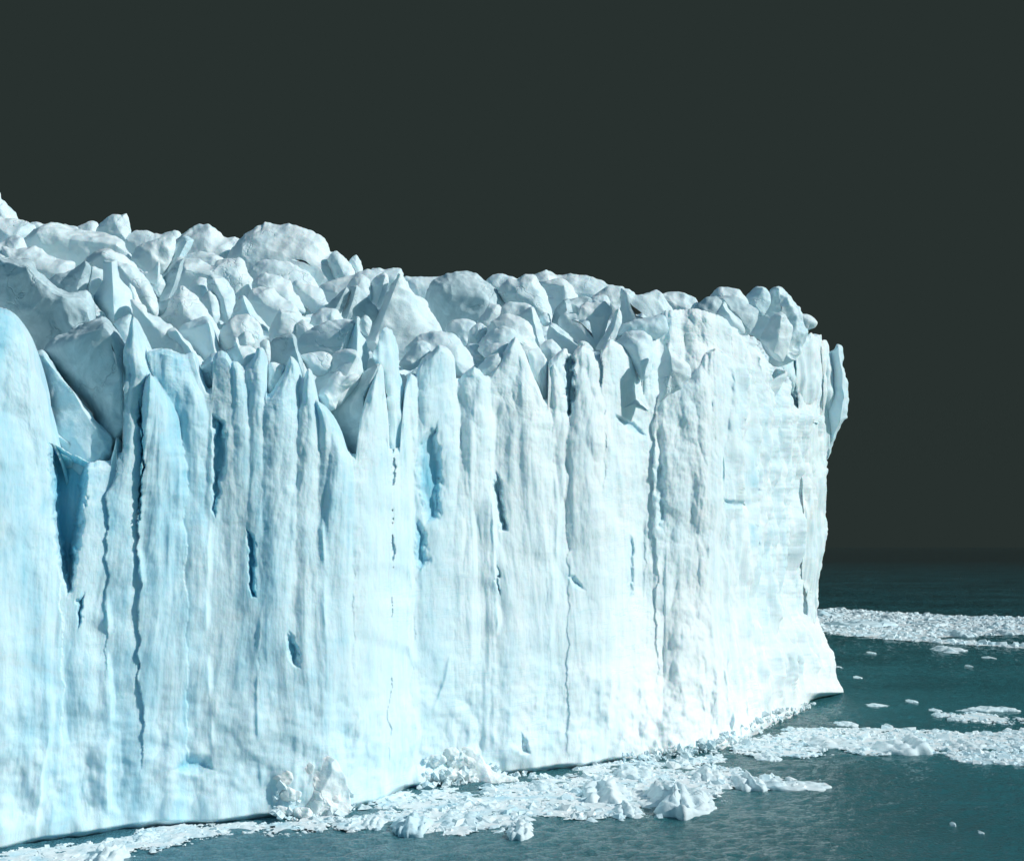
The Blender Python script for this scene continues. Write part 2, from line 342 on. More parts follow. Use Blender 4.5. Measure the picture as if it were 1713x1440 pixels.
def face_offset(px, py, P):
    """metres behind the wall line; P = world position on the wall line"""
    u = P[..., 0] * .72 + P[..., 1] * .69; z = P[..., 2]
    up = np.clip(z / 55, 0, 1.3)
    wq = np.stack([u / 14, z / 45, 0 * u], -1)
    uw = u + 3.6 * noise(wq * 1.4, 3) + .5 * noise(np.stack([u / 3, z / 9, 0 * u], -1), 4)
    r = 0
    r = r + .7 * (ridge(np.stack([uw / 9, z / 60, 0 * u + 1], -1), 2, 21) - .5)
    r = r + .4 * (ridge(np.stack([uw / 3.6, z / 38, 0 * u + 2], -1), 2, 31) - .5)
    r = r + .09 * (ridge(np.stack([uw / 1.3, z / 14, 0 * u + 3], -1), 3, 41) - .5)
    r = r - .75 * facet(np.stack([uw / 7, z / 26, 0 * u], -1), 5) - .22 * facet(np.stack([uw / 3, z / 8, 0 * u], -1), 35)
    r = r + .22 * facet(np.stack([uw / 1.9, z / 7, 0 * u], -1), 6) * .5
    r = r + .16 * fbm(np.stack([u / 1.8, z / 2.6, 0 * u], -1), 5, 50, .5)
    r = r + .45 * facet(np.stack([u / 9, z / 26, 0 * u], -1), 15) * .6
    rt = sst(960, 1100, px) * sst(1300, 1220, px) * sst(10, 22, z); q3 = np.stack([u, z, 0 * u], -1)
    r = r + rt * (-.6 * facet(q3 / np.array([5, 8, 1]) + .35 * noise(q3 / 5, 3)[..., None], 25) + .3 * fbm(q3 / 4.2, 5, 66, .6))
    tp = sst(34, 50, z); r = r + tp * (-.5 * facet(q3 / np.array([3.2, 6, 1]) + .3 * noise(q3 / 4, 4)[..., None], 26) + .16 * fbm(q3 / 2.5, 4, 67, .5))
    low = sst(22, 4, z); r = r * (1 - .35 * sst(40, 12, z))
    r = r + low * (1.2 * fbm(np.stack([u / 9, z / 7, 0 * u], -1), 4, 77, .5) - .6 * facet(np.stack([u / 9, z / 12, 0 * u], -1), 78) - .25 * facet(np.stack([u / 3, z / 4, 0 * u], -1), 79))
    for poly, a, reach in STEP:
        q = np.asarray(poly, float); cx = np.interp(py, q[:, 1], q[:, 0]) + 5 * noise(np.stack([py / 60, 0 * py, 0 * py], -1), int(q[0, 0])) + 1.5 * noise(np.stack([py / 14, 0 * py, 0 * py], -1), 8)
        e = sst(-.25, .25, noise(np.stack([py / 75, px / 200, 0 * py + q[0, 0]], -1), 12)) * sst(q[0, 1] - 10, q[0, 1] + 50, py) * sst(q[-1, 1] + 20, q[-1, 1] - 50, py)
        d = px - cx
        if a < 0: d = -d
        g = np.where(d < 0, np.exp(d / reach), -.35 * np.exp(-d / (reach * .5))) * np.where(np.abs(d) < 4, np.abs(d) / 4, 1)
        r = r + .6 * abs(a) * g * e
    for poly, a, soft in HOLL:
        q = np.asarray(poly, float); m = (px > q[:, 0].min() - 8) & (px < q[:, 0].max() + 8) & (py > q[:, 1].min() - 8) & (py < q[:, 1].max() + 8)
        if m.any():
            xx = px[m]; yy = py[m]; d = sdpoly(xx + 7 * fbm(np.stack([xx / 16, yy / 24, 0 * xx], -1), 3, 2), yy, poly)
            r[m] -= a * .8 * sst(0, soft * 1.8, d)
    return -r

PXE = 1400.0
def wall():
    cols = np.arange(-330, PXE + .1, 1.25); nc = len(cols); nr = 640
    v = np.linspace(0, 1, nr)[:, None]
    bot = wl(cols) + 26; top = np.interp(cols, RIM[:, 0], RIM[:, 1]) + 4 * fbm(np.stack([cols / 30, 0 * cols, 0 * cols], -1), 3, 5)
    low = (cols > 196) & (cols < 1303); top = np.where(low, top + 60, top)
    for O, hw, Th, sbk, bl, big in FACE:
        for a_, b_ in zip(O, O[1:] + O[:1]):
            if a_[0] == b_[0]: continue
            m = (cols >= min(a_[0], b_[0])) & (cols <= max(a_[0], b_[0]))
            top[m] = np.minimum(top[m], a_[1] + (cols[m] - a_[0]) * (b_[1] - a_[1]) / (b_[0] - a_[0]))
    K = 3; pad = lambda a: np.pad(a, K, mode='edge'); win = lambda a: np.lib.stride_tricks.sliding_window_view(pad(a), 2 * K + 1)
    top = win(win(top).min(1)).max(1)          # close slits too thin to be real
    top = top + 1.6 * fbm(np.stack([cols / 4, 0 * cols, 0 * cols], -1), 2, 15)
    K = 45; mid = win(top).max(1); ke = np.hanning(61); ke /= ke.sum(); mid = np.maximum(np.convolve(np.pad(mid, 30, mode='edge'), ke, 'valid'), top) + 25
    py = np.where(v < .62, bot + (mid - bot) * (v / .62), mid + (top - mid) * ((v - .62) / .38)); px = np.broadcast_to(cols, py.shape).copy()
    w0 = sst(1060, 1165, py); wgt = sst(1150, PXE, px) ** 1.5 * (1 - w0) + w0 * sst(1338, PXE, px) ** 1.2; pxe = px + (edge(py) - PXE) * wgt
    pxe = pxe + wgt * 3.0 * fbm(np.stack([py / 30, 0 * py, 0 * py], -1), 4, 91)
    Y0 = YW(px); P0 = P3(pxe, py, Y0); z = P0[..., 2]
    off = face_offset(pxe, py, P0)
    foot = sst(3.5, 0.5, z)
    off = off * (1 - foot * .75) + foot * (1.8 * noise(np.stack([P0[..., 0] / 6, P0[..., 1] / 6, 0 * z], -1), 9) + .7 * noise(np.stack([P0[..., 0] / 2, P0[..., 1] / 2, 0 * z], -1), 19))
    ff, blu = face_field(px, py); off = off - ff
    crest = 1 - np.clip((py - top) / 11, 0, 1); off = off + .9 * crest ** 1.3
    ap = sst(1000, 1090, px)
    off = off + lean_of(px, z)
    sn = ap * (1 - np.clip(z / hz_of(px, z), 0, 1)) ** .5
    off = off - sn * (1.1 * fbm(P0 / 5, 4, 33, .5) + .8 * facet(P0 / 5.5, 44)) * sst(-1, 1, z)
    # melt notch at the waterline
    nn = .1 + .5 * noise(np.stack([P0[..., 0] / 6, P0[..., 1] / 6, 0 * z], -1), 14)
    off = off + 1.8 * sst(.7 + nn, .0 + .5 * nn, z) * (1 - ap * .5)
    # round the nose: the last columns fall away to the back
    k = np.clip((px - 1330) / 70, 0, 1); off = off + 9 * (1 - np.sqrt(np.clip(1 - k ** 2.6, 0, 1)))
    V = P3(pxe, py, Y0 + off)
    # round the corner the wall faces sideways: its flutes stand out to the side
    wn = sst(1170, 1290, px) * (1 - .6 * sst(1370, 1400, px)) * sst(0, 8, V[..., 2]); uu = V[..., 0] * .5 + V[..., 1] + 2.5 * noise(V / 14, 61); zz = V[..., 2]; o0 = 0 * zz
    r2 = 2.4 * (ridge(np.stack([uu / 9, zz / 60, o0], -1), 2, 62) - .5) + 1.2 * (ridge(np.stack([uu / 4, zz / 30, o0], -1), 2, 63) - .5) - .9 * facet(np.stack([uu / 6, zz / 11, o0], -1), 64) + .5 * fbm(np.stack([uu / 3, zz / 4, o0], -1), 4, 65)
    V[..., 0] += wn * r2 * 1.35 - wn * .6
    # lip
    lip = np.concatenate([V[-1:] + np.stack([0 * cols, .8 * i + 0 * cols, (.12 * i - .16 * i ** 1.7) * (1 - sst(1080, 1110, cols) * sst(1330, 1300, cols))], -1)[None] for i in range(1, 9)], 0)
    # side going back behind the nose
    nb = 50; kb = np.arange(1, nb + 1) ** 1.5 * .6
    side = np.array([1., 0, 0]) * (V[:, -1:, :1] - P3(pxe, py, Y0 + off)[:, -1:, :1]) + P3(pxe[:, -1:] - kb * 1.4 - 8 * (noise(np.stack([kb[None] / 30 + 0 * py[:, -1:], py[:, -1:] / 60 + 0 * kb[None], 0 * kb[None] + 0 * py[:, -1:]], -1), 7)) * np.minimum(kb / 20, 1), py[:, -1:] + 0 * kb, (Y0 + off)[:, -1:] + kb)
    A = np.concatenate([V, side], 1)
    lipA = np.concatenate([lip, np.repeat(A[-1:, nc:], 8, 0)], 1)
    A = np.concatenate([A, lipA], 0)
    ncc = A.shape[1]
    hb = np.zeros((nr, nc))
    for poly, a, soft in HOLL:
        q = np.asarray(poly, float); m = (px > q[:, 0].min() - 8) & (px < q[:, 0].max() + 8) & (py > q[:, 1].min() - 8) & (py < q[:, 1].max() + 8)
        hb[m] = np.maximum(hb[m], sst(-3, soft * 1.8, sdpoly(px[m], py[m], q)) * .4)  # hollows painted bluer, their shade put into the colour
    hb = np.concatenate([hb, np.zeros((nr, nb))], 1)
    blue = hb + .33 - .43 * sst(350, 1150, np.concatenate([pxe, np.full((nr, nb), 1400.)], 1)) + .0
    blue[:, :nc] += wn * .22 * sst(.55, .85, ridge(np.stack([uu / 7, zz / 45, o0 + 4], -1), 2, 68)) + blu * .5 - .26 * sn ** .6
    blue = np.concatenate([blue, np.repeat(blue[-1:], 8, 0)], 0)
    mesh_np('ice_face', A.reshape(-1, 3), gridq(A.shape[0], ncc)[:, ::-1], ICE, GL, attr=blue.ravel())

SKYL = np.array([(-400, 330), (0, 365), (50, 400), (150, 410), (250, 410), (400, 425), (480, 440), (560, 455), (620, 490), (700, 500), (800, 520), (900, 510), (1000, 520), (1100, 540), (1200, 550), (1280, 580), (1330, 620), (1372, 660)], float)
def plateau():
    cols = np.arange(-330, 1371, 2.5); d = np.concatenate([np.linspace(0, 100, 150), np.linspace(104, 420, 40)])[:, None]
    rim = np.interp(cols, RIM[:, 0], RIM[:, 1]) + 16 + 60 * sst(1060, 1120, cols) * sst(1320, 1280, cols) + 40 * sst(260, 120, cols); sk = np.interp(cols, SKYL[:, 0], SKYL[:, 1])
    k = np.clip(d / 100, 0, 1) ** .75; py = rim + (sk - rim) * k + np.maximum(d - 100, 0) * .35
    P = P3(cols + 0 * py, py, YW(cols) + d + 4 + 7 * sst(270, 180, cols) + 8 * sst(1060, 1120, cols))
    n = 3.0 * (ridge(P / 14, 3, 8) - .5) + 1.2 * fbm(P / 3, 4, 3) + 2 * facet(P / 6, 2) * .5
    P[..., 2] += n * sst(0, 8, d)
    mesh_np('ice_plateau', P.reshape(-1, 3), gridq(P.shape[0], P.shape[1])[:, ::-1], ICETOP, GL, attr=np.full(P.shape[0] * P.shape[1], .1))
plateau()

ZM = {0: (1., 0, 0), 1: (3.4286, 0, 300), 2: (3.4286, 380, 340), 3: (3.79, 760, 420), 4: (3.79, 1080, 440)}
def smooth_loop(pts, step):
    pts = np.asarray(pts, float); n = len(pts); outp = []
    for i in range(n):
        p0, p1, p2, p3 = pts[i - 1], pts[i], pts[(i + 1) % n], pts[(i + 2) % n]
        m = max(2, int(np.linalg.norm(p2 - p1) / step)); t = np.linspace(0, 1, m, endpoint=False)[:, None]
        # centripetal-ish: tangents shortened so that sharp points stay sharp
        l = np.linalg.norm(p2 - p1); a = (p2 - p0); b = (p3 - p1)
        T1 = a / (np.linalg.norm(a) + 1e-9) * min(l, np.linalg.norm(p1 - p0)) * .75; T2 = b / (np.linalg.norm(b) + 1e-9) * min(l, np.linalg.norm(p3 - p2)) * .75
        outp.append((2 * t**3 - 3 * t**2 + 1) * p1 + (t**3 - 2 * t**2 + t) * T1 + (-2 * t**3 + 3 * t**2) * p2 + (t**3 - t**2) * T2)
    return np.concatenate(outp)
def near_on(spine, B):
    best = None; bd = np.full(len(B), 1e18)
    if len(spine) == 1: return np.repeat(spine, len(B), 0)
    best = np.zeros_like(B)
    for a, b in zip(spine[:-1], spine[1:]):
        e = b - a; t = np.clip(((B - a) @ e) / (e @ e + 1e-9), 0, 1)[:, None]; q = a + e * t; d = ((B - q) ** 2).sum(1)
        m = d < bd; best[m] = q[m]; bd[m] = d[m]
    return best
SEED = [0]
def lump(name, z, sb, outline, spine=None, T=1.0, p=1.65, blue=.0, streak=0, lean=0.0, rough=1.0, mat=None, yabs=None, parent='GL', Tb=1.0, jit=1.0, step=1.6):
    """closed body of ice: outline in picture coords, its crest along the spine stands T half-widths nearer"""
    SEED[0] += 1; sd = SEED[0] * 13
    s, ox, oy = ZM[z]
    O = np.asarray(outline, float) / s + (ox, oy)
    # area, centroid
    x, y = O[:, 0], O[:, 1]; x2, y2 = np.roll(x, -1), np.roll(y, -1); cr = x * y2 - x2 * y; A = cr.sum() / 2
    cen = np.array([((x + x2) * cr).sum(), ((y + y2) * cr).sum()]) / (6 * A)
    if A < 0: O = O[::-1]
    C = cov = np.cov(O.T); ev, vec = np.linalg.eigh(cov); L1 = math.sqrt(ev[1]); L0 = math.sqrt(ev[0])
    if spine is None:
        v = vec[:, 1]; h = max(0, L1 - L0) * 1.0; Sp = np.array([cen - v * h, cen + v * h])
    else: Sp = np.asarray(spine, float) / s + (ox, oy)
    size = math.sqrt(abs(A)); hw = min(abs(A) / (L1 * 3.4), size / 2)      # half width, px
    if (name == 'ice_column' and z == 0 and sb <= 1) or name == 'ice_shoulder':
        mp_ = float(YW(cen[0])) / F
        FACE.append((smooth_loop(O, 3.0).tolist() if name != 'ice_shoulder' else O.tolist(), hw, T * hw * mp_, sb, blue, name == 'ice_shoulder')); return
    B = smooth_loop(O, step)
    B = B + jit * np.stack([fbm(np.stack([B[:, 0] / 13, B[:, 1] / 13, 0 * B[:, 0] + sd], -1), 2, sd), fbm(np.stack([B[:, 0] / 13, B[:, 1] / 13, 0 * B[:, 0] + sd], -1), 2, sd + 3)], -1) * min(2.4, size * .03)
    w = max(3, int(size * .13 / step)); ke = np.hanning(2 * w + 1); ke /= ke.sum()
    B0 = np.stack([np.convolve(np.concatenate([B[-w:, c], B[:, c], B[:w, c]]) if len(B) > w else np.pad(B[:, c], w, mode='wrap'), ke, 'valid') for c in (0, 1)], -1)
    Q = near_on(Sp, B0)
    # smooth Q round the loop a little so that the flanks do not fold
    for _ in range(4): Q = (np.roll(Q, 1, 0) + 2 * Q + np.roll(Q, -1, 0)) / 4
    Yc = yabs if yabs is not None else float(YW(cen[0])) + sb
    mpp = Yc / F; Th = T * hw * mpp * (1.15 if name == 'ice_dome' else 1); nb = len(B)
    nr = int(np.clip(hw / 1.3, 8, 60)); th = np.linspace(0, math.pi / 2, nr + 1)
    sF = np.sin(th)                       # 0 spine .. 1 outline
    rings = []; offs = []
    for sv in sF[:0:-1]:
        rings.append(Q + (B0 + (B - B0) * sv ** 5 - Q) * sv); offs.append(np.full(nb, Th * (1 - sv ** p) ** (1 / p)))
    rings.append(Q.copy()); offs.append(np.full(nb, Th))
    R = np.array(rings); Of = np.array(offs)             # outline -> spine (front)
    nbk = max(5, nr // 3); thb = np.linspace(0, math.pi / 2, nbk + 1)[:0:-1]
    Rb = np.array([Q + (B0 + (B - B0) * math.sin(t) ** 5 - Q) * math.sin(t) for t in thb[1:]] + [Q]); Ob = np.array([np.full(nb, -Th * Tb * math.cos(t)) for t in thb[1:]] + [np.full(nb, -Th * Tb)])
    Rall = np.concatenate([Rb[::-1], R]); Oall = np.concatenate([Ob[::-1], Of])
    Yd = Yc - Oall + lean * (cen[1] - Rall[..., 1]) * mpp
    if name == 'ice_column':
        y0, y1 = O[:, 1].min(), O[:, 1].max(); px_, py_ = Rall[..., 0], Rall[..., 1]
        Yw = YW(np.minimum(px_, 1382)); zz = P3(px_, py_, Yw)[..., 2]
        Yd = Yw + sb + .6 - Oall * .9 + lean_of(px_, zz) + (Th + 2.2) * sst(y0 + .55 * (y1 - y0), y1, py_)
    V = P3(Rall[..., 0], Rall[..., 1], Yd)
    sz = max(size * mpp, .4)
    Pn = V * np.array([1, 1, .3 if streak else 1.])
    nrm = np.array([.35, -.85, .35])
    if name == 'ice_column': blue = blue + .16 * float(sst(800, 100, cen[0]))
    front = sst(-.2, .2, Oall / (Th + 1e-9))
    a = .09 * min(sz, 12) * noise(V / (sz * .6), sd) + .05 * min(sz, 8) * noise(V / (min(sz, 8) * .3), sd + 6)
    a = a + .04 * min(sz, 7) * (facet(Pn / (min(sz, 7) * .42), sd + 1)) * rough
    a = a + .03 * min(sz, 7) * (ridge(Pn / (min(sz, 7) * .45), 2, sd + 2) - .5) * rough
    a = a + .05 * min(1, sz / 5) * fbm(Pn / .9, 4, 17) * rough
    if streak: a = a + .18 * (ridge(np.stack([V[..., 0] / 1.6 + V[..., 1] / 1.6, V[..., 2] / 20, 0 * V[..., 2]], -1), 2, 71) - .5)
    if streak and hw > 15:
        uu = V[..., 0] * .72 + V[..., 1] * .69 + 1.5 * noise(V / 12, 3); z0 = 0 * uu
        a = a + 1.3 * (ridge(np.stack([uu / 6, V[..., 2] / 50, z0], -1), 2, 21) - .5) + .6 * (ridge(np.stack([uu / 2.6, V[..., 2] / 26, z0], -1), 2, 31) - .5) + .5 * facet(np.stack([uu / 4, V[..., 2] / 13, z0], -1), 5) * .5
    # fade pushing at the very outline so that the traced outline holds
    V = V + nrm * a[..., None]
    Rn, Cn = V.shape[:2]
    Qd = gridq(Rn, Cn, wrap=True)
    o = mesh_np(name, V.reshape(-1, 3), Qd, mat or (ICE if streak else ICETOP), GL if parent == 'GL' else parent, attr=np.full(Rn * Cn, blue))
    return o
D, PN, CO, BK = 'ice_dome', 'ice_pinnacle', 'ice_column', 'ice_block'

# --- back rows (skyline)
lump(D, 1, 95, [(-60, 40), (0, 80), (8, 110), (50, 150), (95, 195), (108, 235), (90, 330), (-60, 340)], T=.8)
lump(D, 1, 80, [(-70, 205), (0, 215), (60, 225), (130, 235), (180, 260), (210, 290), (170, 360), (140, 430), (-70, 430)], T=.9)
lump(D, 1, 96, [(160, 270), (200, 250), (250, 262), (320, 266), (400, 268), (450, 285), (440, 380), (180, 380)], T=.8)
lump(D, 1, 96, [(420, 295), (500, 250), (537, 242), (565, 262), (590, 330), (560, 400), (430, 380)], T=.9)
lump(BK, 1, 88, [(555, 280), (600, 225), (650, 203), (700, 207), (728, 197), (738, 245), (750, 305), (740, 380), (560, 380)], spine=[(660, 250), (700, 330)], T=.8, p=1.4)
lump(D, 1, 70, [(132, 345), (200, 290), (260, 268), (340, 265), (430, 285), (520, 300), (600, 300), (680, 325), (720, 360), (740, 420), (780, 470), (830, 540), (700, 640), (450, 620), (300, 520), (180, 470), (140, 400)], spine=[(250, 310), (450, 350), (660, 390)], T=.8)
lump(D, 1, 86, [(700, 345), (780, 300), (830, 293), (880, 310), (930, 310), (1000, 303), (1040, 322), (1030, 400), (980, 520), (900, 620), (800, 560), (740, 460)], T=.8)
lump(D, 1, 60, [(750, 460), (790, 380), (900, 350), (1000, 330), (1000, 420), (960, 520), (900, 560), (800, 520)], T=.6, rough=1.3)
lump(D, 1, 76, [(970, 410), (1030, 330), (1080, 290), (1130, 262), (1190, 253), (1230, 280), (1285, 330), (1350, 330), (1390, 350), (1400, 440), (1300, 560), (1000, 640), (920, 600), (945, 480)], T=.8)
lump(PN, 1, 60, [(930, 560), (960, 480), (1000, 380), (1060, 330), (1110, 345), (1090, 400), (1050, 470), (1000, 600)], spine=[(1070, 360), (1010, 480)], T=1.1, p=1.3, blue=.25)
lump(D, 1, 58, [(960, 520), (1020, 450), (1100, 430), (1160, 415), (1260, 440), (1300, 470), (1250, 560), (1000, 600)], T=.8)
lump(D, 2, 64, [(-5, 320), (45, 240), (90, 190), (130, 160), (180, 130), (245, 114), (300, 127), (350, 121), (430, 145), (500, 172), (560, 225), (592, 288), (630, 288), (680, 330), (725, 390), (740, 470), (640, 580), (300, 660), (140, 600), (40, 420)], spine=[(130, 260), (260, 300), (420, 330), (560, 420)], T=.75, p=2)
lump(D, 2, 56, [(110, 420), (200, 330), (330, 340), (450, 380), (530, 480), (560, 560), (420, 600), (180, 560)], T=.55)
lump(D, 2, 55, [(575, 330), (600, 290), (640, 285), (700, 340), (730, 400), (700, 470), (620, 440)], T=.8)
lump(PN, 2, 60, [(695, 345), (715, 310), (740, 298), (765, 330), (778, 400), (745, 430), (715, 380)], T=1)
lump(D, 2, 58, [(820, 390), (900, 380), (995, 372), (1012, 430), (1000, 500), (900, 500)], T=.8)
lump(D, 2, 50, [(520, 500), (600, 440), (720, 410), (800, 383), (860, 385), (900, 405), (880, 460), (760, 560), (600, 620)], T=.8)
lump(D, 2, 78, [(1000, 435), (1100, 424), (1240, 422), (1260, 480), (1200, 560), (1110, 600), (1020, 520)], T=.7)
lump(D, 2, 46, [(1135, 570), (1145, 500), (1180, 450), (1250, 415), (1360, 397), (1440, 420), (1520, 460), (1575, 510), (1600, 580), (1580, 680), (1430, 760), (1280, 780), (1190, 690)], spine=[(1300, 520), (1460, 560)], T=.8, blue=.05, mat=GREY)
lump(D, 3, 60, [(195, 200), (240, 155), (290, 147), (350, 160), (420, 185), (400, 300), (300, 320), (230, 260)], T=.8)
lump(D, 3, 72, [(380, 200), (490, 155), (575, 129), (660, 145), (780, 150), (860, 160), (930, 190), (1000, 222), (1080, 240), (1120, 330), (980, 400), (850, 380), (600, 330), (450, 280)], T=.9)
lump(D, 3, 50, [(530, 200), (600, 185), (680, 178), (750, 228), (790, 300), (760, 380), (640, 440), (580, 330)], spine=[(690, 230), (700, 330)], T=.9, p=1.5)
lump(D, 3, 40, [(275, 260), (330, 192), (400, 180), (440, 160), (500, 158), (550, 208), (590, 290), (618, 380), (605, 470), (520, 440), (400, 400), (310, 330)], T=.9)
lump(D, 3, 34, [(820, 330), (880, 290), (960, 230), (1050, 235), (1080, 300), (1040, 400), (960, 440), (850, 400)], T=.7)
lump(D, 4, 42, [(80, 215), (120, 192), (180, 186), (250, 195), (310, 230), (340, 270), (330, 350), (200, 350), (80, 300)], T=.8)
lump(D, 4, 32, [(395, 235), (440, 170), (485, 148), (530, 160), (590, 169), (632, 212), (650, 280), (520, 320), (420, 300)], T=.9)
lump(D, 4, 25, [(300, 310), (370, 225), (440, 213), (480, 240), (480, 340), (380, 380)], T=.9, mat=GREY)

# --- left group
lump(D, 1, 62, [(-50, 370), (0, 368), (50, 335), (100, 321), (137, 345), (160, 420), (80, 480), (-50, 480)], T=.9)
lump(D, 1, 50, [(-60, 400), (0, 412), (20, 376), (60, 395), (110, 405), (170, 388), (230, 400), (280, 430), (330, 455), (380, 470), (430, 492), (420, 580), (300, 640), (200, 600), (-60, 560)], T=.8)
lump(D, 1, 40, [(470, 490), (550, 410), (620, 403), (700, 440), (760, 480), (820, 555), (900, 690), (860, 790), (740, 740), (560, 640)], spine=[(600, 440), (700, 520), (820, 680)], T=.9)
lump(PN, 1, 33, [(270, 600), (320, 548), (400, 530), (450, 505), (490, 472), (525, 500), (530, 560), (500, 640), (440, 740), (300, 680)], spine=[(490, 500), (440, 620)], T=.9, p=1.5, mat=GREY)
lump(BK, 1, 31, [(490, 660), (515, 540), (530, 500), (590, 520), (605, 545), (570, 650), (530, 700)], spine=[(530, 520), (515, 650)], T=.8, p=1.3)
lump(D, 1, 25, [(-70, 440), (0, 450), (100, 446), (190, 465), (215, 520), (255, 560), (290, 600), (340, 640), (420, 660), (490, 640), (530, 690), (555, 790), (560, 900), (400, 1040), (250, 1080), (100, 960), (-70, 900)], spine=[(150, 520), (330, 680), (500, 760)], T=1.1, p=1.9, rough=1.5, blue=.1, mat=GREY)
lump(PN, 1, 20, [(588, 480), (594, 470), (630, 472), (668, 470), (676, 520), (692, 570), (755, 650), (760, 770), (740, 860), (650, 860), (600, 770), (535, 700), (560, 630), (588, 580)], spine=[(640, 480), (648, 640), (655, 800)], T=1.3, p=1.15, blue=.25, rough=.5)
lump(D, 1, 26, [(650, 480), (720, 488), (770, 510), (830, 550), (880, 640), (905, 720), (900, 800), (830, 780), (760, 700), (700, 600)], spine=[(700, 520), (800, 620), (860, 740)], T=.8)
lump(PN, 1, 22, [(740, 600), (770, 620), (800, 690), (850, 780), (860, 860), (780, 820), (750, 740)], T=.8, p=1.4)
lump(D, 1, 15, [(750, 700), (830, 730), (850, 780), (920, 805), (980, 830), (1010, 870), (1080, 960), (1140, 1010), (1140, 1100), (1000, 1080), (880, 1040), (840, 940), (790, 860)], spine=[(800, 760), (900, 860), (1060, 980)], T=.8)
lump(D, 1, 11, [(235, 1000), (300, 920), (400, 880), (480, 840), (560, 803), (620, 820), (690, 880), (730, 940), (742, 1000), (738, 1150), (735, 1300), (725, 1480), (640, 1560), (560, 1480), (520, 1330), (440, 1240), (360, 1150), (270, 1060)], spine=[(600, 880), (660, 1000), (690, 1200), (690, 1400)], T=1.0, p=2.0, rough=1.4, blue=.1, mat=GREY)
lump(PN, 1, 12, [(450, 1250), (500, 1170), (530, 1160), (570, 1190), (600, 1160), (620, 1200), (600, 1260), (560, 1330), (500, 1310)], T=.7)
lump(PN, 0, 9, [(190, 541), (205, 530), (219, 527), (219, 560), (216, 590), (208, 600), (198, 570)], T=.8, blue=.2)
lump(BK, 0, 9, [(60, 585), (110, 640), (150, 690), (185, 735), (188, 762), (176, 776), (150, 800), (110, 800), (80, 740), (62, 660)], spine=[(75, 600), (120, 655), (176, 750)], T=.75, p=2.0, blue=.3, rough=1.3)
lump(CO, 0, 5, [(72, 705), (100, 728), (130, 748), (152, 772), (158, 800), (152, 860), (142, 930), (128, 1000), (118, 1010), (126, 930), (134, 860), (138, 810), (130, 782), (104, 756), (76, 735)], spine=[(80, 718), (118, 745), (146, 780), (146, 850), (130, 960)], T=1.2, p=1.2, streak=0, blue=.2)
lump(CO, 0, -1, [(-120, 500), (-60, 505), (0, 514), (20, 522), (38, 545), (48, 575), (52, 610), (62, 640), (72, 690), (79, 750), (80, 800), (85, 870), (97, 940), (112, 985), (128, 1030), (120, 1120), (60, 1180), (-60, 1200), (-150, 1100), (-160, 700)], spine=[(-20, 610), (-30, 760), (-30, 1080)], T=.5, p=2.6, streak=1, blue=.18)
lump(CO, 0, 0, [(206, 590), (214, 560), (222, 530), (234, 548), (245, 571), (247, 592), (251, 627), (240, 645), (234, 680), (237, 720), (239, 770), (235, 850), (231, 900), (244, 985), (236, 1060), (215, 1100), (196, 1040), (188, 940), (186, 830), (202, 790), (211, 730), (213, 640)], spine=[(228, 570), (228, 700), (215, 860), (212, 1000)], T=1.1, p=2, streak=1, blue=.15)
lump(PN, 1, 38, [(835, 550), (880, 510), (912, 472), (920, 545), (900, 600), (850, 590)], spine=[(908, 500), (905, 560)], T=.9, p=1.1)
lump(D, 1, 40, [(805, 560), (840, 530), (880, 550), (925, 548), (955, 600), (920, 680), (860, 640)], T=.9)
lump(D, 1, 48, [(990, 650), (1005, 560), (1030, 480), (1075, 458), (1150, 475), (1215, 500), (1250, 460), (1290, 447), (1380, 455), (1410, 480), (1420, 530), (1455, 600), (1450, 700), (1350, 800), (1200, 780), (1050, 720)], spine=[(1070, 520), (1200, 560), (1340, 560)], T=.8)
lump(PN, 1, 40, [(878, 650), (930, 570), (990, 510), (1020, 470), (1055, 462), (1035, 560), (1005, 650), (970, 710), (900, 730)], spine=[(1030, 490), (1000, 600), (960, 700)], T=1.2, p=1.1, mat=GREY)
lump(D, 1, 38, [(1075, 650), (1100, 590), (1150, 558), (1190, 575), (1210, 640), (1190, 740), (1110, 700)], T=.9)
lump(PN, 1, 34, [(1185, 590), (1195, 560), (1220, 550), (1270, 560), (1320, 600), (1350, 680), (1340, 780), (1310, 830), (1250, 800), (1200, 680)], spine=[(1225, 580), (1280, 680), (1300, 760)], T=.9, p=1.3, blue=.15)
lump(D, 1, 33, [(1160, 690), (1190, 640), (1230, 660), (1260, 720), (1260, 800), (1220, 850), (1180, 780)], T=.8)
lump(D, 1, 25, [(880, 815), (940, 760), (980, 680), (1010, 640), (1040, 618), (1110, 650), (1160, 710), (1200, 770), (1240, 840), (1265, 900), (1240, 960), (1100, 940), (980, 900)], T=.8, rough=1.3)
lump(D, 1, 27, [(820, 770), (860, 730), (940, 700), (990, 690), (960, 790), (900, 840)], T=.8)
lump(PN, 1, 27, [(1330, 780), (1370, 680), (1395, 668), (1430, 710), (1500, 800), (1560, 900), (1450, 870), (1360, 840)], spine=[(1395, 680), (1420, 760), (1490, 850)], T=1.1, p=1.2, blue=.15)
lump(D, 1, 15, [(1250, 910), (1290, 830), (1350, 785), (1410, 773), (1460, 800), (1500, 850), (1515, 900), (1490, 1000), (1380, 1010), (1280, 980)], T=.9, rough=1.3)
lump(D, 1, 9, [(1362, 915), (1400, 875), (1440, 888), (1462, 940), (1430, 980), (1380, 970)], T=1)
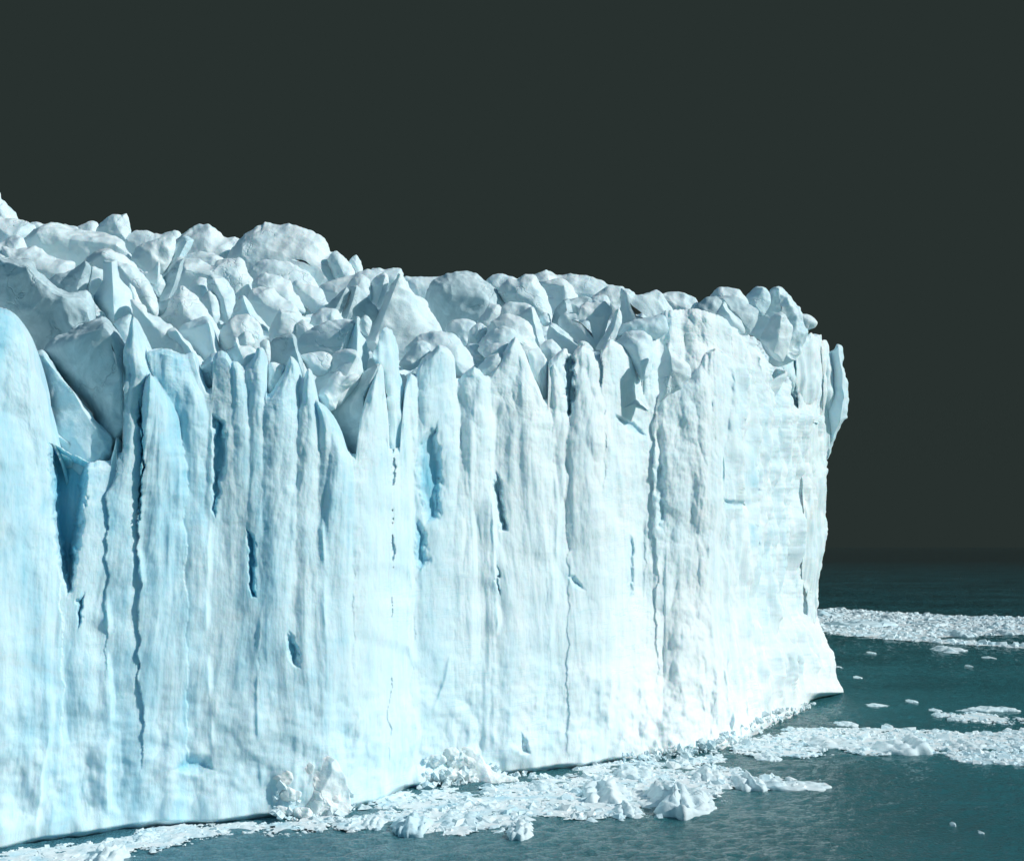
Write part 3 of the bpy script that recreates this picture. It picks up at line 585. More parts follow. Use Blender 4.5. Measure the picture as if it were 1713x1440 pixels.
lump(D, 1, 17, [(1015, 880), (1080, 820), (1140, 793), (1190, 800), (1225, 850), (1255, 930), (1272, 1010), (1240, 1080), (1140, 1060), (1080, 990)], spine=[(1195, 830), (1215, 900), (1230, 1000)], T=1.1, p=1.3, blue=.2)
lump(PN, 1, 13, [(912, 890), (950, 860), (1000, 850), (1030, 880), (1080, 940), (1130, 1000), (1170, 1050), (1150, 1120), (1060, 1060), (980, 1000)], spine=[(1010, 875), (1080, 960), (1140, 1060)], T=1.0, p=1.2, blue=.1)
lump(D, 1, 7, [(1120, 1100), (1160, 1060), (1210, 1000), (1250, 1000), (1270, 1100), (1250, 1220), (1180, 1200)], T=.8, blue=.2, rough=1.4)
lump(CO, 0, 1, [(246, 594), (254, 584), (280, 583), (306, 593), (324, 589), (328, 603), (336, 630), (345, 650), (353, 680), (356, 740), (352, 850), (346, 950), (330, 1050), (312, 1090), (300, 1000), (298, 900), (299, 780), (293, 700), (275, 660), (256, 625)], spine=[(322, 600), (312, 640), (300, 690), (322, 760), (326, 950)], T=1.1, p=1.3, streak=1, blue=.2)
lump(CO, 0, -1, [(248, 628), (258, 630), (272, 650), (292, 685), (300, 720), (304, 800), (303, 880), (300, 960), (290, 1040), (268, 1100), (248, 1060), (240, 980), (239, 900), (243, 800), (240, 720), (239, 670), (242, 645)], T=.8, p=2.2, streak=1, blue=.22)
lump(CO, 0, 1, [(345, 652), (355, 650), (362, 664), (368, 700), (376, 740), (370, 800), (356, 800), (350, 720)], T=.8, streak=1, blue=.1)
lump(CO, 0, 1, [(356, 600), (364, 588), (374, 587), (382, 595), (388, 612), (389, 650), (392, 720), (389, 780), (380, 850), (376, 930), (364, 980), (366, 880), (374, 800), (374, 700), (366, 660), (356, 640)], T=1.1, p=1.6, streak=1, blue=.15)
lump(PN, 1, 6, [(1285, 1000), (1330, 960), (1352, 912), (1380, 955), (1430, 958), (1475, 990), (1480, 1060), (1400, 1140), (1330, 1090)], spine=[(1352, 930), (1400, 1040)], T=.9, p=1.3)
lump(CO, 0, 1, [(385, 606), (397, 605), (406, 615), (412, 635), (418, 665), (421, 720), (421, 820), (414, 900), (408, 1000), (398, 960), (391, 800), (388, 700), (386, 640)], T=1.0, streak=1, blue=.22)
lump(CO, 0, 0, [(408, 617), (425, 597), (430, 582), (440, 583), (444, 606), (443, 660), (443, 720), (444, 820), (446, 950), (438, 1070), (424, 1050), (414, 850), (418, 720), (415, 660), (411, 640)], T=1.0, streak=1, blue=.15)

# --- middle group
lump(D, 2, 42, [(140, 470), (175, 420), (225, 400), (290, 420), (360, 440), (380, 500), (420, 560), (440, 640), (300, 640), (160, 560)], T=.7)
lump(D, 2, 44, [(370, 470), (400, 445), (460, 460), (540, 500), (570, 560), (600, 620), (500, 640), (420, 560)], T=.8)
lump(D, 2, 32, [(115, 560), (145, 490), (190, 475), (260, 490), (330, 550), (390, 590), (430, 650), (480, 660), (450, 740), (380, 760), (240, 720), (170, 640)], T=.7, rough=1.2)
lump(PN, 2, 27, [(30, 640), (55, 560), (75, 537), (110, 560), (150, 640), (210, 690), (240, 720), (180, 740), (90, 700)], spine=[(80, 550), (120, 630), (200, 700)], T=1.0, p=1.2, blue=.2)
lump(D, 2, 22, [(245, 780), (250, 700), (300, 610), (340, 620), (400, 630), (440, 660), (460, 720), (420, 800), (330, 820)], spine=[(310, 630), (300, 740)], T=.8)
lump(D, 2, 20, [(385, 740), (400, 690), (440, 665), (500, 720), (480, 800), (410, 800)], T=.8)
lump(D, 2, 31, [(455, 710), (490, 640), (540, 603), (600, 600), (640, 625), (670, 670), (640, 740), (500, 760)], T=.9)
lump(PN, 2, 37, [(560, 600), (630, 530), (685, 478), (700, 520), (660, 620), (600, 650)], spine=[(680, 490), (620, 610)], T=1.1, p=1.1, mat=GREY)
lump(D, 2, 41, [(680, 500), (710, 440), (735, 422), (775, 412), (815, 440), (828, 500), (825, 570), (760, 560)], T=.9)
lump(PN, 2, 36, [(650, 650), (685, 560), (698, 485), (740, 472), (790, 510), (830, 570), (868, 630), (840, 690), (770, 700), (670, 700)], spine=[(740, 485), (720, 560), (680, 680)], T=1.2, p=1.1, mat=GREY)
lump(PN, 2, 38, [(820, 560), (822, 460), (860, 415), (905, 400), (928, 450), (905, 540), (875, 610), (835, 600)], spine=[(908, 415), (885, 500), (860, 590)], T=1.2, p=1.1)
lump(PN, 2, 27, [(780, 810), (820, 720), (870, 620), (915, 510), (985, 408), (1010, 430), (1060, 500), (1140, 560), (1200, 680), (1240, 750), (1200, 830), (1040, 900), (900, 900)], spine=[(985, 425), (940, 540), (880, 700), (850, 800)], T=1.0, p=1.4, rough=1.1)
lump(BK, 2, 23, [(1010, 810), (1040, 700), (1068, 630), (1100, 640), (1150, 670), (1190, 700), (1180, 760), (1060, 830)], spine=[(1075, 660), (1050, 780)], T=.7, p=1.3)
lump(D, 2, 26, [(760, 690), (790, 640), (830, 680), (810, 760), (770, 740)], T=.8)
lump(D, 2, 30, [(1250, 720), (1290, 670), (1380, 662), (1430, 690), (1400, 780), (1370, 820), (1300, 790)], T=.6, p=2.5)
lump(D, 2, 15, [(395, 810), (450, 735), (520, 700), (620, 668), (700, 664), (740, 690), (740, 800), (700, 900), (560, 900), (430, 870)], spine=[(725, 690), (690, 740), (640, 860)], T=1.0, p=1.3, blue=.25, rough=.5)
lump(PN, 2, 11, [(690, 960), (640, 900), (690, 760), (720, 690), (745, 648), (762, 665), (762, 740), (800, 800), (812, 880), (800, 950), (770, 1010)], spine=[(745, 665), (748, 760), (745, 850), (752, 980)], T=1.3, p=1.1, blue=.22, rough=.5)
lump(D, 2, 10, [(420, 880), (470, 860), (540, 850), (600, 870), (620, 940), (560, 1000), (480, 980)], T=.8, rough=1.4, blue=.1)
lump(PN, 2, 9, [(470, 1070), (540, 960), (600, 870), (680, 830), (750, 860), (780, 980), (740, 1080), (640, 1180), (560, 1180), (500, 1140)], spine=[(740, 880), (690, 980), (620, 1120)], T=.9, p=1.4, blue=.12, rough=.7)
lump(D, 2, 7, [(500, 1110), (560, 1050), (600, 985), (640, 963), (690, 980), (750, 985), (720, 1040), (660, 1090), (620, 1180), (560, 1200)], T=.8, rough=1.2)
lump(PN, 2, 10, [(230, 920), (240, 810), (280, 770), (360, 743), (400, 775), (410, 850), (445, 940), (430, 1000), (350, 970), (280, 960)], spine=[(380, 770), (395, 850), (425, 950)], T=1.3, p=1.1, blue=.25, rough=.6, mat=GREY)
lump(D, 2, 8, [(185, 810), (210, 780), (240, 790), (250, 850), (240, 920), (200, 880)], T=.8)
lump(D, 2, 5, [(205, 1080), (220, 960), (250, 915), (330, 930), (340, 1000), (290, 1080), (240, 1140)], T=.8, rough=1.5)
lump(CO, 0, 0, [(443, 674), (458, 650), (474, 622), (486, 596), (498, 608), (501, 632), (498, 656), (502, 700), (500, 800), (490, 950), (476, 1080), (456, 1080), (446, 960), (444, 840), (442, 740)], spine=[(487, 605), (490, 660), (484, 760), (470, 950)], T=1.0, p=1.4, streak=1, blue=.28)
lump(CO, 0, 0, [(496, 690), (503, 672), (508, 634), (515, 616), (521, 621), (526, 646), (532, 675), (537, 720), (541, 800), (540, 900), (532, 1010), (515, 1080), (500, 1000), (496, 900), (494, 780)], T=1.0, p=1.8, streak=1, blue=.12)
lump(CO, 0, 0, [(528, 672), (543, 678), (558, 696), (570, 720), (581, 752), (593, 765), (600, 830), (596, 900), (590, 1000), (574, 1080), (552, 1050), (538, 940), (536, 820), (532, 720)], T=.8, streak=1, blue=.25)
lump(PN, 0, 7, [(548, 690), (567, 668), (585, 645), (599, 629), (618, 619), (634, 611), (632, 640), (612, 690), (606, 740), (604, 790), (590, 800), (576, 750)], spine=[(630, 616), (608, 660), (602, 760)], T=1.0, p=1.1, rough=.7, mat=GREY)
lump(CO, 0, -1, [(596, 755), (602, 705), (612, 665), (622, 634), (636, 608), (641, 640), (646, 680), (649, 740), (650, 830), (648, 930), (642, 1040), (622, 1110), (606, 1040), (598, 900), (595, 800)], T=1.0, p=1.9, streak=1, blue=.05)
lump(CO, 0, 2, [(622, 600), (632, 570), (638, 553), (647, 550), (655, 558), (659, 575), (664, 593), (667, 625), (672, 655), (679, 682), (676, 720), (670, 790), (660, 900), (652, 840), (648, 740), (644, 660), (636, 625)], spine=[(650, 560), (656, 620), (660, 700), (660, 800)], T=1.2, p=1.2, streak=1, blue=.3)
lump(CO, 0, 0, [(672, 700), (677, 655), (684, 626), (698, 628), (705, 642), (704, 720), (700, 820), (695, 920), (690, 1050), (680, 1110), (668, 1000), (664, 860), (668, 760)], T=.9, streak=1, blue=0)
lump(D, 2, 7, [(985, 930), (1030, 860), (1080, 800), (1120, 788), (1170, 812), (1160, 880), (1060, 960)], T=.9, blue=.1)
lump(D, 2, 13, [(1020, 840), (1090, 765), (1180, 738), (1280, 745), (1350, 800), (1410, 890), (1450, 960), (1400, 1040), (1200, 1000), (1080, 920)], T=.9, p=1.7, blue=.15)
lump(CO, 0, 0, [(696, 625), (706, 600), (722, 588), (734, 577), (750, 583), (760, 599), (762, 628), (766, 670), (769, 720), (764, 800), (756, 880), (750, 960), (738, 1060), (720, 1100), (706, 1000), (698, 900), (701, 780), (702, 690)], T=.7, p=2.8, streak=1, blue=.2)
lump(D, 3, 15, [(65, 620), (90, 590), (150, 590), (200, 665), (190, 730), (120, 730)], T=.9, blue=.2)
lump(CO, 0, 0, [(764, 655), (768, 636), (780, 621), (794, 614), (806, 622), (812, 630), (826, 627), (826, 680), (824, 740), (830, 800), (824, 880), (814, 970), (800, 1070), (782, 1100), (768, 1000), (764, 880), (770, 780), (768, 700)], spine=[(788, 624), (787, 700), (797, 900)], T=.9, p=1.6, streak=1, blue=.08)
lump(PN, 3, 20, [(85, 590), (92, 510), (120, 478), (160, 458), (212, 490), (190, 570), (140, 620)], T=.9, rough=1.2)
lump(D, 3, 31, [(130, 490), (185, 390), (225, 335), (290, 340), (290, 430), (210, 500)], T=.9)
lump(BK, 3, 29, [(272, 410), (300, 350), (350, 324), (420, 330), (490, 352), (480, 440), (330, 460)], T=.7, p=2.4)
lump(PN, 3, 26, [(390, 415), (440, 380), (492, 352), (525, 410), (560, 500), (580, 570), (545, 640), (480, 600), (430, 500)], spine=[(492, 365), (500, 450), (530, 580)], T=1.1, p=1.2, blue=.08)
lump(PN, 3, 27, [(540, 420), (570, 390), (605, 410), (610, 470), (560, 470)], T=1)
lump(D, 3, 15, [(145, 620), (195, 520), (240, 450), (300, 408), (380, 408), (450, 440), (500, 500), (518, 590), (550, 640), (480, 720), (300, 720), (180, 700)], T=.8, rough=1.1)
lump(D, 3, 11, [(150, 640), (180, 560), (240, 500), (310, 478), (380, 500), (400, 560), (330, 640), (220, 690)], T=.7, blue=.15)
lump(D, 3, 8, [(175, 640), (240, 590), (330, 578), (350, 620), (290, 690), (200, 690)], T=.8)
lump(D, 3, 5, [(145, 750), (210, 670), (270, 648), (320, 670), (280, 780), (180, 800)], T=.8)
lump(CO, 0, 0, [(818, 632), (836, 600), (850, 577), (862, 564), (873, 580), (882, 600), (889, 620), (902, 650), (912, 680), (918, 760), (912, 860), (900, 980), (882, 1080), (850, 1100), (832, 1000), (826, 860), (832, 760), (824, 690)], spine=[(862, 575), (858, 700), (866, 900)], T=.8, p=1.7, streak=1, blue=.05)
lump(CO, 0, 3, [(880, 592), (897, 586), (910, 599), (921, 620), (924, 660), (926, 720), (920, 760), (900, 700)], T=.9, streak=1)
lump(PN, 3, 18, [(585, 550), (610, 455), (660, 480), (720, 530), (780, 580), (830, 620), (760, 660), (640, 620)], spine=[(610, 475), (700, 540), (790, 610)], T=1, p=1.2, blue=.1)
lump(D, 3, 13, [(540, 620), (575, 570), (620, 560), (670, 610), (690, 660), (640, 720), (570, 700)], T=.9)
lump(D, 3, 13, [(780, 590), (810, 568), (850, 580), (880, 630), (850, 680), (800, 650)], T=.9)
lump(PN, 3, 26, [(612, 460), (640, 370), (690, 315), (725, 308), (750, 400), (700, 470), (650, 500)], spine=[(700, 320), (710, 380), (680, 470)], T=1.1, p=1.1, mat=GREY)
lump(PN, 3, 27, [(690, 315), (750, 300), (830, 288), (872, 310), (840, 380), (760, 420)], spine=[(720, 320), (800, 370)], T=1, p=1.2, mat=GREY)
lump(D, 3, 29, [(850, 310), (920, 278), (960, 282), (990, 325), (960, 380), (880, 360)], T=1)
lump(BK, 3, 22, [(655, 450), (680, 400), (780, 390), (800, 345), (860, 318), (960, 325), (1000, 380), (970, 460), (940, 560), (905, 640), (830, 620), (760, 570), (690, 510)], spine=[(720, 430), (860, 440), (890, 560)], T=.6, p=2.4, rough=1.1)
lump(CO, 0, 1, [(917, 609), (931, 592), (948, 583), (950, 610), (949, 650), (952, 690), (954, 760), (940, 720), (930, 660)], spine=[(944, 590), (942, 660), (950, 720)], T=1, p=1.3, streak=1, blue=.2)
lump(CO, 0, 1, [(945, 604), (954, 596), (964, 592), (966, 700), (966, 860), (960, 900), (948, 900), (944, 760)], T=.3, streak=1, blue=.9)  # groove between two columns, its shade painted deep blue
lump(CO, 0, 0, [(960, 590), (972, 578), (987, 583), (1000, 599), (1006, 615), (1005, 640), (1013, 652), (1021, 680), (1012, 692), (1010, 760), (1006, 860), (994, 980), (978, 1070), (962, 980), (956, 860), (955, 760), (957, 680)], T=.9, p=2, streak=1)
lump(CO, 0, 1, [(918, 622), (926, 609), (938, 623), (946, 646), (951, 675), (956, 740), (956, 860), (950, 960), (938, 1060), (926, 1000), (920, 860), (920, 740)], T=1, streak=1)
lump(PN, 3, 11, [(895, 620), (950, 530), (1000, 430), (1045, 365), (1060, 450), (1020, 560), (960, 640)], spine=[(1035, 390), (1010, 500), (940, 620)], T=1, p=1.3)

# --- right group
lump(BK, 3, 15, [(1000, 560), (1020, 440), (1048, 330), (1053, 250), (1110, 243), (1160, 275), (1230, 265), (1275, 253), (1305, 280), (1345, 340), (1400, 420), (1400, 560), (1270, 620), (1100, 600)], spine=[(1090, 300), (1150, 420), (1250, 440)], T=.7, p=1.8, rough=1.2)
lump(D, 3, 9, [(1020, 540), (1060, 470), (1120, 440), (1200, 420), (1300, 398), (1345, 440), (1350, 510), (1290, 560), (1150, 560)], T=.9, blue=.25)
lump(D, 3, 6, [(1020, 600), (1075, 525), (1140, 506), (1210, 520), (1255, 560), (1260, 640), (1250, 760), (1190, 820), (1140, 740)], T=.9, blue=.1)
lump(CO, 0, -1, [(1004, 590), (1012, 573), (1021, 567), (1037, 576), (1053, 589), (1062, 598), (1063, 618), (1072, 644), (1078, 684), (1092, 722), (1096, 760), (1070, 740), (1040, 715), (1022, 694), (1011, 660), (1009, 620)], T=.6, p=2.3, streak=1)
lump('ice_shoulder', 0, .3, [(1075, 560), (1110, 520), (1165, 516), (1205, 528), (1240, 555), (1272, 592), (1296, 628), (1310, 680), (1316, 760), (1314, 880), (1304, 1020), (1270, 1080), (1200, 1060), (1130, 1000), (1100, 880), (1088, 740), (1078, 640)], spine=[(1175, 660), (1195, 900)], T=.75, p=2.2, streak=1, rough=.9)
lump(CO, 0, 0, [(1080, 590), (1090, 570), (1100, 568), (1108, 600), (1104, 640), (1108, 680), (1104, 740), (1096, 790), (1088, 740), (1080, 660)], T=1.0, streak=1, blue=.1)
lump(PN, 0, -2, [(1100, 625), (1106, 600), (1114, 575), (1122, 574), (1130, 590), (1150, 605), (1158, 620), (1156, 630), (1140, 650), (1120, 660), (1104, 670)], spine=[(1118, 582), (1125, 620)], T=.8, p=1.4, rough=1.3)
lump(CO, 0, -2, [(1104, 665), (1120, 648), (1145, 640), (1160, 626), (1172, 611), (1183, 589), (1200, 584), (1216, 595), (1228, 625), (1237, 665), (1240, 700), (1234, 800), (1222, 900), (1205, 1010), (1155, 1090), (1120, 1020), (1102, 880), (1100, 740)], spine=[(1195, 610), (1195, 700), (1170, 850), (1160, 980)], T=.35, p=3, streak=1, rough=1.1, blue=.05)
lump(BK, 4, 21, [(445, 225), (530, 213), (620, 240), (718, 300), (705, 370), (660, 450), (590, 450), (520, 380), (460, 300)], spine=[(500, 240), (560, 300), (640, 400)], T=1, p=1.5, mat=GREY)
lump(PN, 4, 16, [(440, 330), (470, 280), (493, 248), (520, 285), (570, 330), (612, 390), (620, 450), (520, 430)], spine=[(493, 265), (540, 350)], T=.9, p=1.3)
lump(PN, 4, 22, [(622, 240), (660, 182), (700, 150), (740, 152), (788, 180), (790, 250), (740, 340), (660, 320)], spine=[(740, 165), (700, 270)], T=1, p=1.5, blue=.2)
lump(PN, 4, 15, [(960, 330), (1020, 323), (1060, 345), (1092, 375), (1075, 408), (1030, 425), (1010, 445), (980, 450), (950, 400)], spine=[(1000, 350), (1060, 375)], T=.9)
lump(PN, 4, 13, [(660, 430), (710, 320), (755, 245), (790, 175), (830, 154), (860, 165), (880, 200), (910, 215), (940, 255), (965, 280), (982, 340), (1015, 430), (1010, 520), (940, 620), (850, 660), (790, 620), (730, 510)], spine=[(835, 175), (860, 280), (850, 420), (860, 560)], T=.55, p=1.3, rough=2.4, blue=.12)
lump(PN, 4, 7, [(725, 500), (760, 410), (795, 340), (850, 318), (900, 345), (925, 420), (915, 520), (870, 620), (800, 600)], spine=[(860, 340), (850, 430), (820, 560)], T=.8, p=1.3)
lump(CO, 4, 8, [(845, 660), (865, 560), (915, 500), (950, 500), (965, 620), (975, 780), (965, 880), (920, 760), (880, 700)], T=.8, p=1.3, blue=.2, streak=1)
lump(CO, 4, 6.5, [(945, 580), (985, 490), (1020, 462), (1045, 443), (1065, 462), (1097, 470), (1112, 520), (1122, 600), (1135, 740), (1130, 900), (1080, 1000), (1020, 960), (970, 860), (955, 720)], spine=[(1055, 480), (1060, 600), (1060, 850)], T=.8, p=2, streak=1)
lump(CO, 4, 5, [(1105, 520), (1138, 487), (1156, 540), (1172, 600), (1195, 720), (1190, 900), (1165, 1040), (1130, 1060), (1120, 900), (1122, 700)], T=.9, p=1.8, streak=1)
lump(CO, 4, 6, [(1168, 570), (1190, 550), (1214, 517), (1242, 535), (1256, 600), (1251, 650), (1271, 710), (1279, 850), (1276, 980), (1250, 1012), (1215, 1070), (1180, 1160), (1150, 1240), (1130, 1240), (1140, 1050), (1170, 880), (1180, 700)], spine=[(1225, 540), (1240, 680), (1258, 850), (1235, 1000), (1160, 1170)], T=1.2, p=1.2, blue=.2, rough=.7)
lump(CO, 0, 1, [(1304, 640), (1312, 617), (1320, 635), (1331, 660), (1337, 685), (1347, 710), (1358, 745), (1362, 800), (1362, 900), (1356, 1000), (1336, 1070), (1314, 1010), (1304, 850), (1302, 720)], T=.8, p=2, streak=1)
lump(CO, 0, 8, [(1334, 650), (1350, 655), (1368, 672), (1384, 680), (1390, 700), (1388, 724), (1382, 760), (1381, 880), (1372, 960), (1362, 1050), (1346, 1010), (1342, 800), (1336, 720)], T=.5, p=2, streak=1)

# --- fallen ice heaped at the foot
M = 'fallen_ice_heap'
lump(M, 0, 1.6, [(452, 1360), (458, 1318), (472, 1292), (490, 1276), (505, 1264), (530, 1258), (556, 1270), (576, 1302), (586, 1332), (584, 1366), (555, 1390), (500, 1392), (462, 1388)], T=.4, rough=2.2, blue=-.2)
lump(M, 0, 1.6, [(696, 1322), (702, 1282), (718, 1264), (745, 1248), (770, 1250), (800, 1264), (822, 1288), (862, 1302), (888, 1320), (870, 1340), (800, 1342), (716, 1340)], T=.4, rough=2.2, blue=-.2)
_g = random.Random(9)
for _x, _y, _r in [(474, 1300, 15), (508, 1284, 16), (540, 1276, 15), (560, 1300, 14), (486, 1330, 15), (520, 1310, 18), (548, 1335, 17), (574, 1345, 12), (470, 1356, 12), (505, 1358, 15), (540, 1368, 14), (570, 1372, 10), (492, 1376, 9),
                   (712, 1300, 12), (730, 1272, 13), (756, 1262, 13), (748, 1298, 17), (780, 1276, 13), (780, 1308, 16), (806, 1294, 13), (720, 1324, 12), (758, 1328, 13), (800, 1324, 13), (828, 1306, 12), (846, 1322, 12), (866, 1322, 9), (818, 1286, 8)]:
    _n = _g.randint(6, 8); _a0 = _g.random() * 6
    lump(M, 0, .9 - (_y - 1258) * .012, [(_x + _r * 1.15 * _g.uniform(.75, 1.1) * math.cos(_a0 + 6.283 * k / _n) * 1.1, _y + _r * _g.uniform(.6, 1.05) * math.sin(_a0 + 6.283 * k / _n)) for k in range(_n)], T=_g.uniform(.4, .65), p=_g.uniform(1.3, 1.8), rough=2.6, blue=-.3, step=1.2)

wall()

def rubble():
    g = np.random.default_rng(12); pts = []
    for poly, n, dy, s0, s1 in [
        ([(450, 1375), (460, 1300), (500, 1262), (550, 1262), (590, 1330), (600, 1366), (540, 1388)], 90, -.6, .15, .8),
        ([(690, 1320), (710, 1270), (760, 1244), (830, 1276), (900, 1318), (860, 1334), (720, 1336)], 110, -.6, .15, .8),
        ([(1030, 1280), (1040, 1262), (1180, 1240), (1290, 1190), (1380, 1168), (1300, 1215), (1180, 1264)], 350, -1.5, .15, .7)]:
        q = np.array(poly, float); x = g.uniform(q[:, 0].min(), q[:, 0].max(), n * 3); y = g.uniform(q[:, 1].min(), q[:, 1].max(), n * 3)
        k = sdpoly(x, y, q) > 0; x, y = x[k][:n], y[k][:n]
        hgt = (wl(x) - y) / 100.
        P = P3(x, y, YW(x) + dy + 3.2 * np.clip(hgt, 0, 1.2) + g.uniform(-.8, .5, len(x)))
        P[:, 2] = np.maximum(P[:, 2], .1); pts.append(np.concatenate([P, (s0 * (s1 / s0) ** (g.random(len(x)) ** 2))[:, None]], 1))
    A = np.concatenate(pts); m = len(A)
    b = ROCK[None] * (1 + .4 * g.uniform(-1, 1, (m, 14, 1))) * g.uniform(.6, 1.2, (m, 1, 3)) * A[:, None, 3:4]
    a = g.uniform(0, 6.28, m); ca, sa = np.cos(a)[:, None], np.sin(a)[:, None]
    B = np.stack([b[..., 0] * ca - b[..., 1] * sa, b[..., 0] * sa + b[..., 1] * ca, b[..., 2]], -1) + A[:, None, :3]
    T = (ROCKT[None] + (np.arange(m) * 14)[:, None, None]).reshape(-1, 3)
    o = mesh_np('ice_rubble', B.reshape(-1, 3), None, FLOE, GL, smooth=False, T=T, attr=np.repeat(g.uniform(-.2, .2, m), 14)); o['kind'] = 'stuff'
ROCK = np.array([(1, 0, 0), (-1, 0, 0), (0, 1, 0), (0, -1, 0), (0, 0, 1), (0, 0, -1)] + [(x * .62, y * .62, z * .62) for x in (1, -1) for y in (1, -1) for z in (1, -1)], float)
_T = []
for sx in (1, -1):
    for sy in (1, -1):
        for sz in (1, -1):
            c = 6 + (0 if sx > 0 else 4) + (0 if sy > 0 else 2) + (0 if sz > 0 else 1); X_, Y_, Z_ = (0 if sx > 0 else 1), (2 if sy > 0 else 3), (4 if sz > 0 else 5)
            for t3 in ((X_, Y_, c), (Y_, Z_, c), (Z_, X_, c)): _T.append(t3 if sx * sy * sz > 0 else t3[::-1])
ROCKT = np.array(_T)
rubble()

# ------------------------------------------------------------------ floating ice
def G(px, py):          # picture point -> point on the water
    return P3(px, py, YG(py))
def berg(name, px, py, w, h, dep, label, cat='ice floe', blue=.0, seed=0, group='ice floes and bergy bits adrift', peaks=None, rough=1.0):
    """irregular floating lump: waterline centre (px,py), width/height in picture px, depth in metres"""
    h = h * .64; c = G(px, py); mpp = float(YG(py)) / F; Wm = w * mpp / 2; Hm = h * mpp
    n, m = 64, 26
    u = np.linspace(0, 2 * math.pi, n, endpoint=False)[None, :]; t = np.linspace(0, 1, m)[:, None]
    s = np.sin(t * math.pi / 2) ** .8; zz = np.cos(t * math.pi / 2) ** .8
    cx = np.cos(u) * s; cy = np.sin(u) * s
    rad = 1 + .28 * fbm(np.stack([np.cos(u) * 1.6 + seed, np.sin(u) * 1.6, 0 * u], -1), 4, seed) + 0 * t
    X = cx * rad * Wm; Yy = cy * rad * dep
    if peaks is None: rr = random.Random(seed); peaks = [(-.55, rr.uniform(.5, .9), .35), (rr.uniform(-.2, .2), 1, .4), (.55, rr.uniform(.4, .85), .35)]
    prof = 0
    for a, hh, sg in peaks: prof = np.maximum(prof, hh * np.exp(-((cx - a) / sg) ** 2))
    Z = zz ** .7 * Hm * np.maximum(prof, .12)
    q = np.stack([X, Yy, Z], -1) / max(.5, Hm * 1.1)
    k = facet(q * .8 + seed * 3.7, seed) * .2 + fbm(q * 1.1, 4, seed + 5) * .2
    Z = Z + k * Hm * rough * np.minimum(1, zz * 2); X = X + .16 * Wm * noise(q * .8 + 9, seed) ; Z[-1] = -.25
    Z = np.where(t > .97, -.3, Z)
    V = np.stack([X, Yy, Z], -1)
    V = np.concatenate([V, V[-1:] * np.array([.9, .9, 1]) + np.array([0, 0, -.5 * Hm - .3])], 0)
    o = mesh_np(name, V.reshape(-1, 3), gridq(m + 1, n, wrap=True)[:, ::-1], FLOE, None, attr=np.full((m + 1) * n, blue))
    o.location = c; tag(o, label, cat, group)
    return o

berg('bergy_bit', 1508, 1254, 100, 28, 5, 'large humped white ice block at the near edge of the right ice band', seed=3, peaks=[(-.55, .55, .3), (.0, .6, .35), (.45, 1, .28), (.75, .7, .2)])
berg('bergy_bit', 1252, 1312, 62, 26, 4, 'pointed ice lump with one sharp peak on the long ice spit', seed=5, peaks=[(.1, 1, .16), (-.4, .55, .4), (.5, .5, .3)])
berg('bergy_bit', 1330, 1315, 110, 13, 3, 'low flat ice tongue ending the long spit, pointing right', seed=6, peaks=[(-.6, 1, .3), (0, .6, .4), (.6, .45, .3)])
berg('bergy_bit', 1130, 1345, 120, 40, 7, 'biggest rubbly ice mound in the near ice patch', seed=7, peaks=[(-.3, .8, .25), (-.1, 1, .2), (.2, .85, .2), (.6, .55, .3)], rough=1.5)
berg('bergy_bit', 1012, 1330, 84, 28, 6, 'broad ice mound left of the biggest rubbly mound', seed=8, rough=1.3)
berg('bergy_bit', 1050, 1357, 48, 16, 3, 'small blocky ice piece in front of the biggest rubbly mound', seed=9, rough=1.4)
berg('bergy_bit', 690, 1384, 66, 26, 4, 'bluish ice lump in the near patch, left of the paired white lump', blue=.25, seed=10, rough=1.3)
berg('bergy_bit', 870, 1392, 44, 20, 3, 'white ice lump at the near edge of the ice patch below the right fallen heap', seed=11, rough=1.4)
berg('bergy_bit', 625, 1378, 36, 13, 2.5, 'small ice lump nearest the left fallen heap', seed=12)
berg('bergy_bit', 770, 1372, 90, 12, 4, 'long low blue-grey ice slab amid the near ice patch', blue=.2, seed=13, peaks=[(-.4, 1, .4), (.4, .8, .3)])
berg('bergy_bit', 1180, 1300, 60, 18, 4, 'ice lump where the long spit joins the cliff foot', seed=14, rough=1.3)
berg('bergy_bit', 1060, 1296, 70, 16, 4, 'low ice hump close under the apron of the cliff', seed=15, rough=1.3)
berg('bergy_bit', 905, 1318, 60, 12, 3, 'flat ice piece just right of the right fallen heap', seed=16, blue=.1)
berg('bergy_bit', 180, 1436, 60, 24, 3, 'knobbly ice lump at the bottom edge near the left corner', seed=17, rough=1.4)
berg('bergy_bit', 240, 1404, 50, 12, 2.5, 'small ice lump hugging the wall foot near the left corner', seed=18, rough=1.3)
berg('bergy_bit', 1390, 1244, 90, 12, 5, 'low ice hump in the right band left of the large humped block', seed=19, peaks=[(-.3, 1, .4), (.5, .7, .4)])
berg('bergy_bit', 1615, 1248, 60, 12, 4, 'low ice hump in the right band right of the large humped block', seed=20)
berg('bergy_bit', 1284, 1268, 40, 9, 3, 'small ice hump at the near left end of the right band', seed=21)
berg('bergy_bit', 1588, 1087, 58, 10, 6, 'wedge shaped white floe alone just below the far ice band', seed=22, peaks=[(-.35, 1, .35), (.3, .5, .5)])
berg('bergy_bit', 1605, 1063, 46, 13, 6, 'bluish ice block rising from the right of the far ice band', blue=.2, seed=23, peaks=[(-.2, 1, .4), (.5, .5, .3)])
berg('bergy_bit', 1440, 1046, 120, 14, 10, 'long pale blue ice slab in the far band beside the cliff', blue=.2, seed=24, peaks=[(-.7, .8, .3), (0, .8, .5), (.6, 1, .3)])
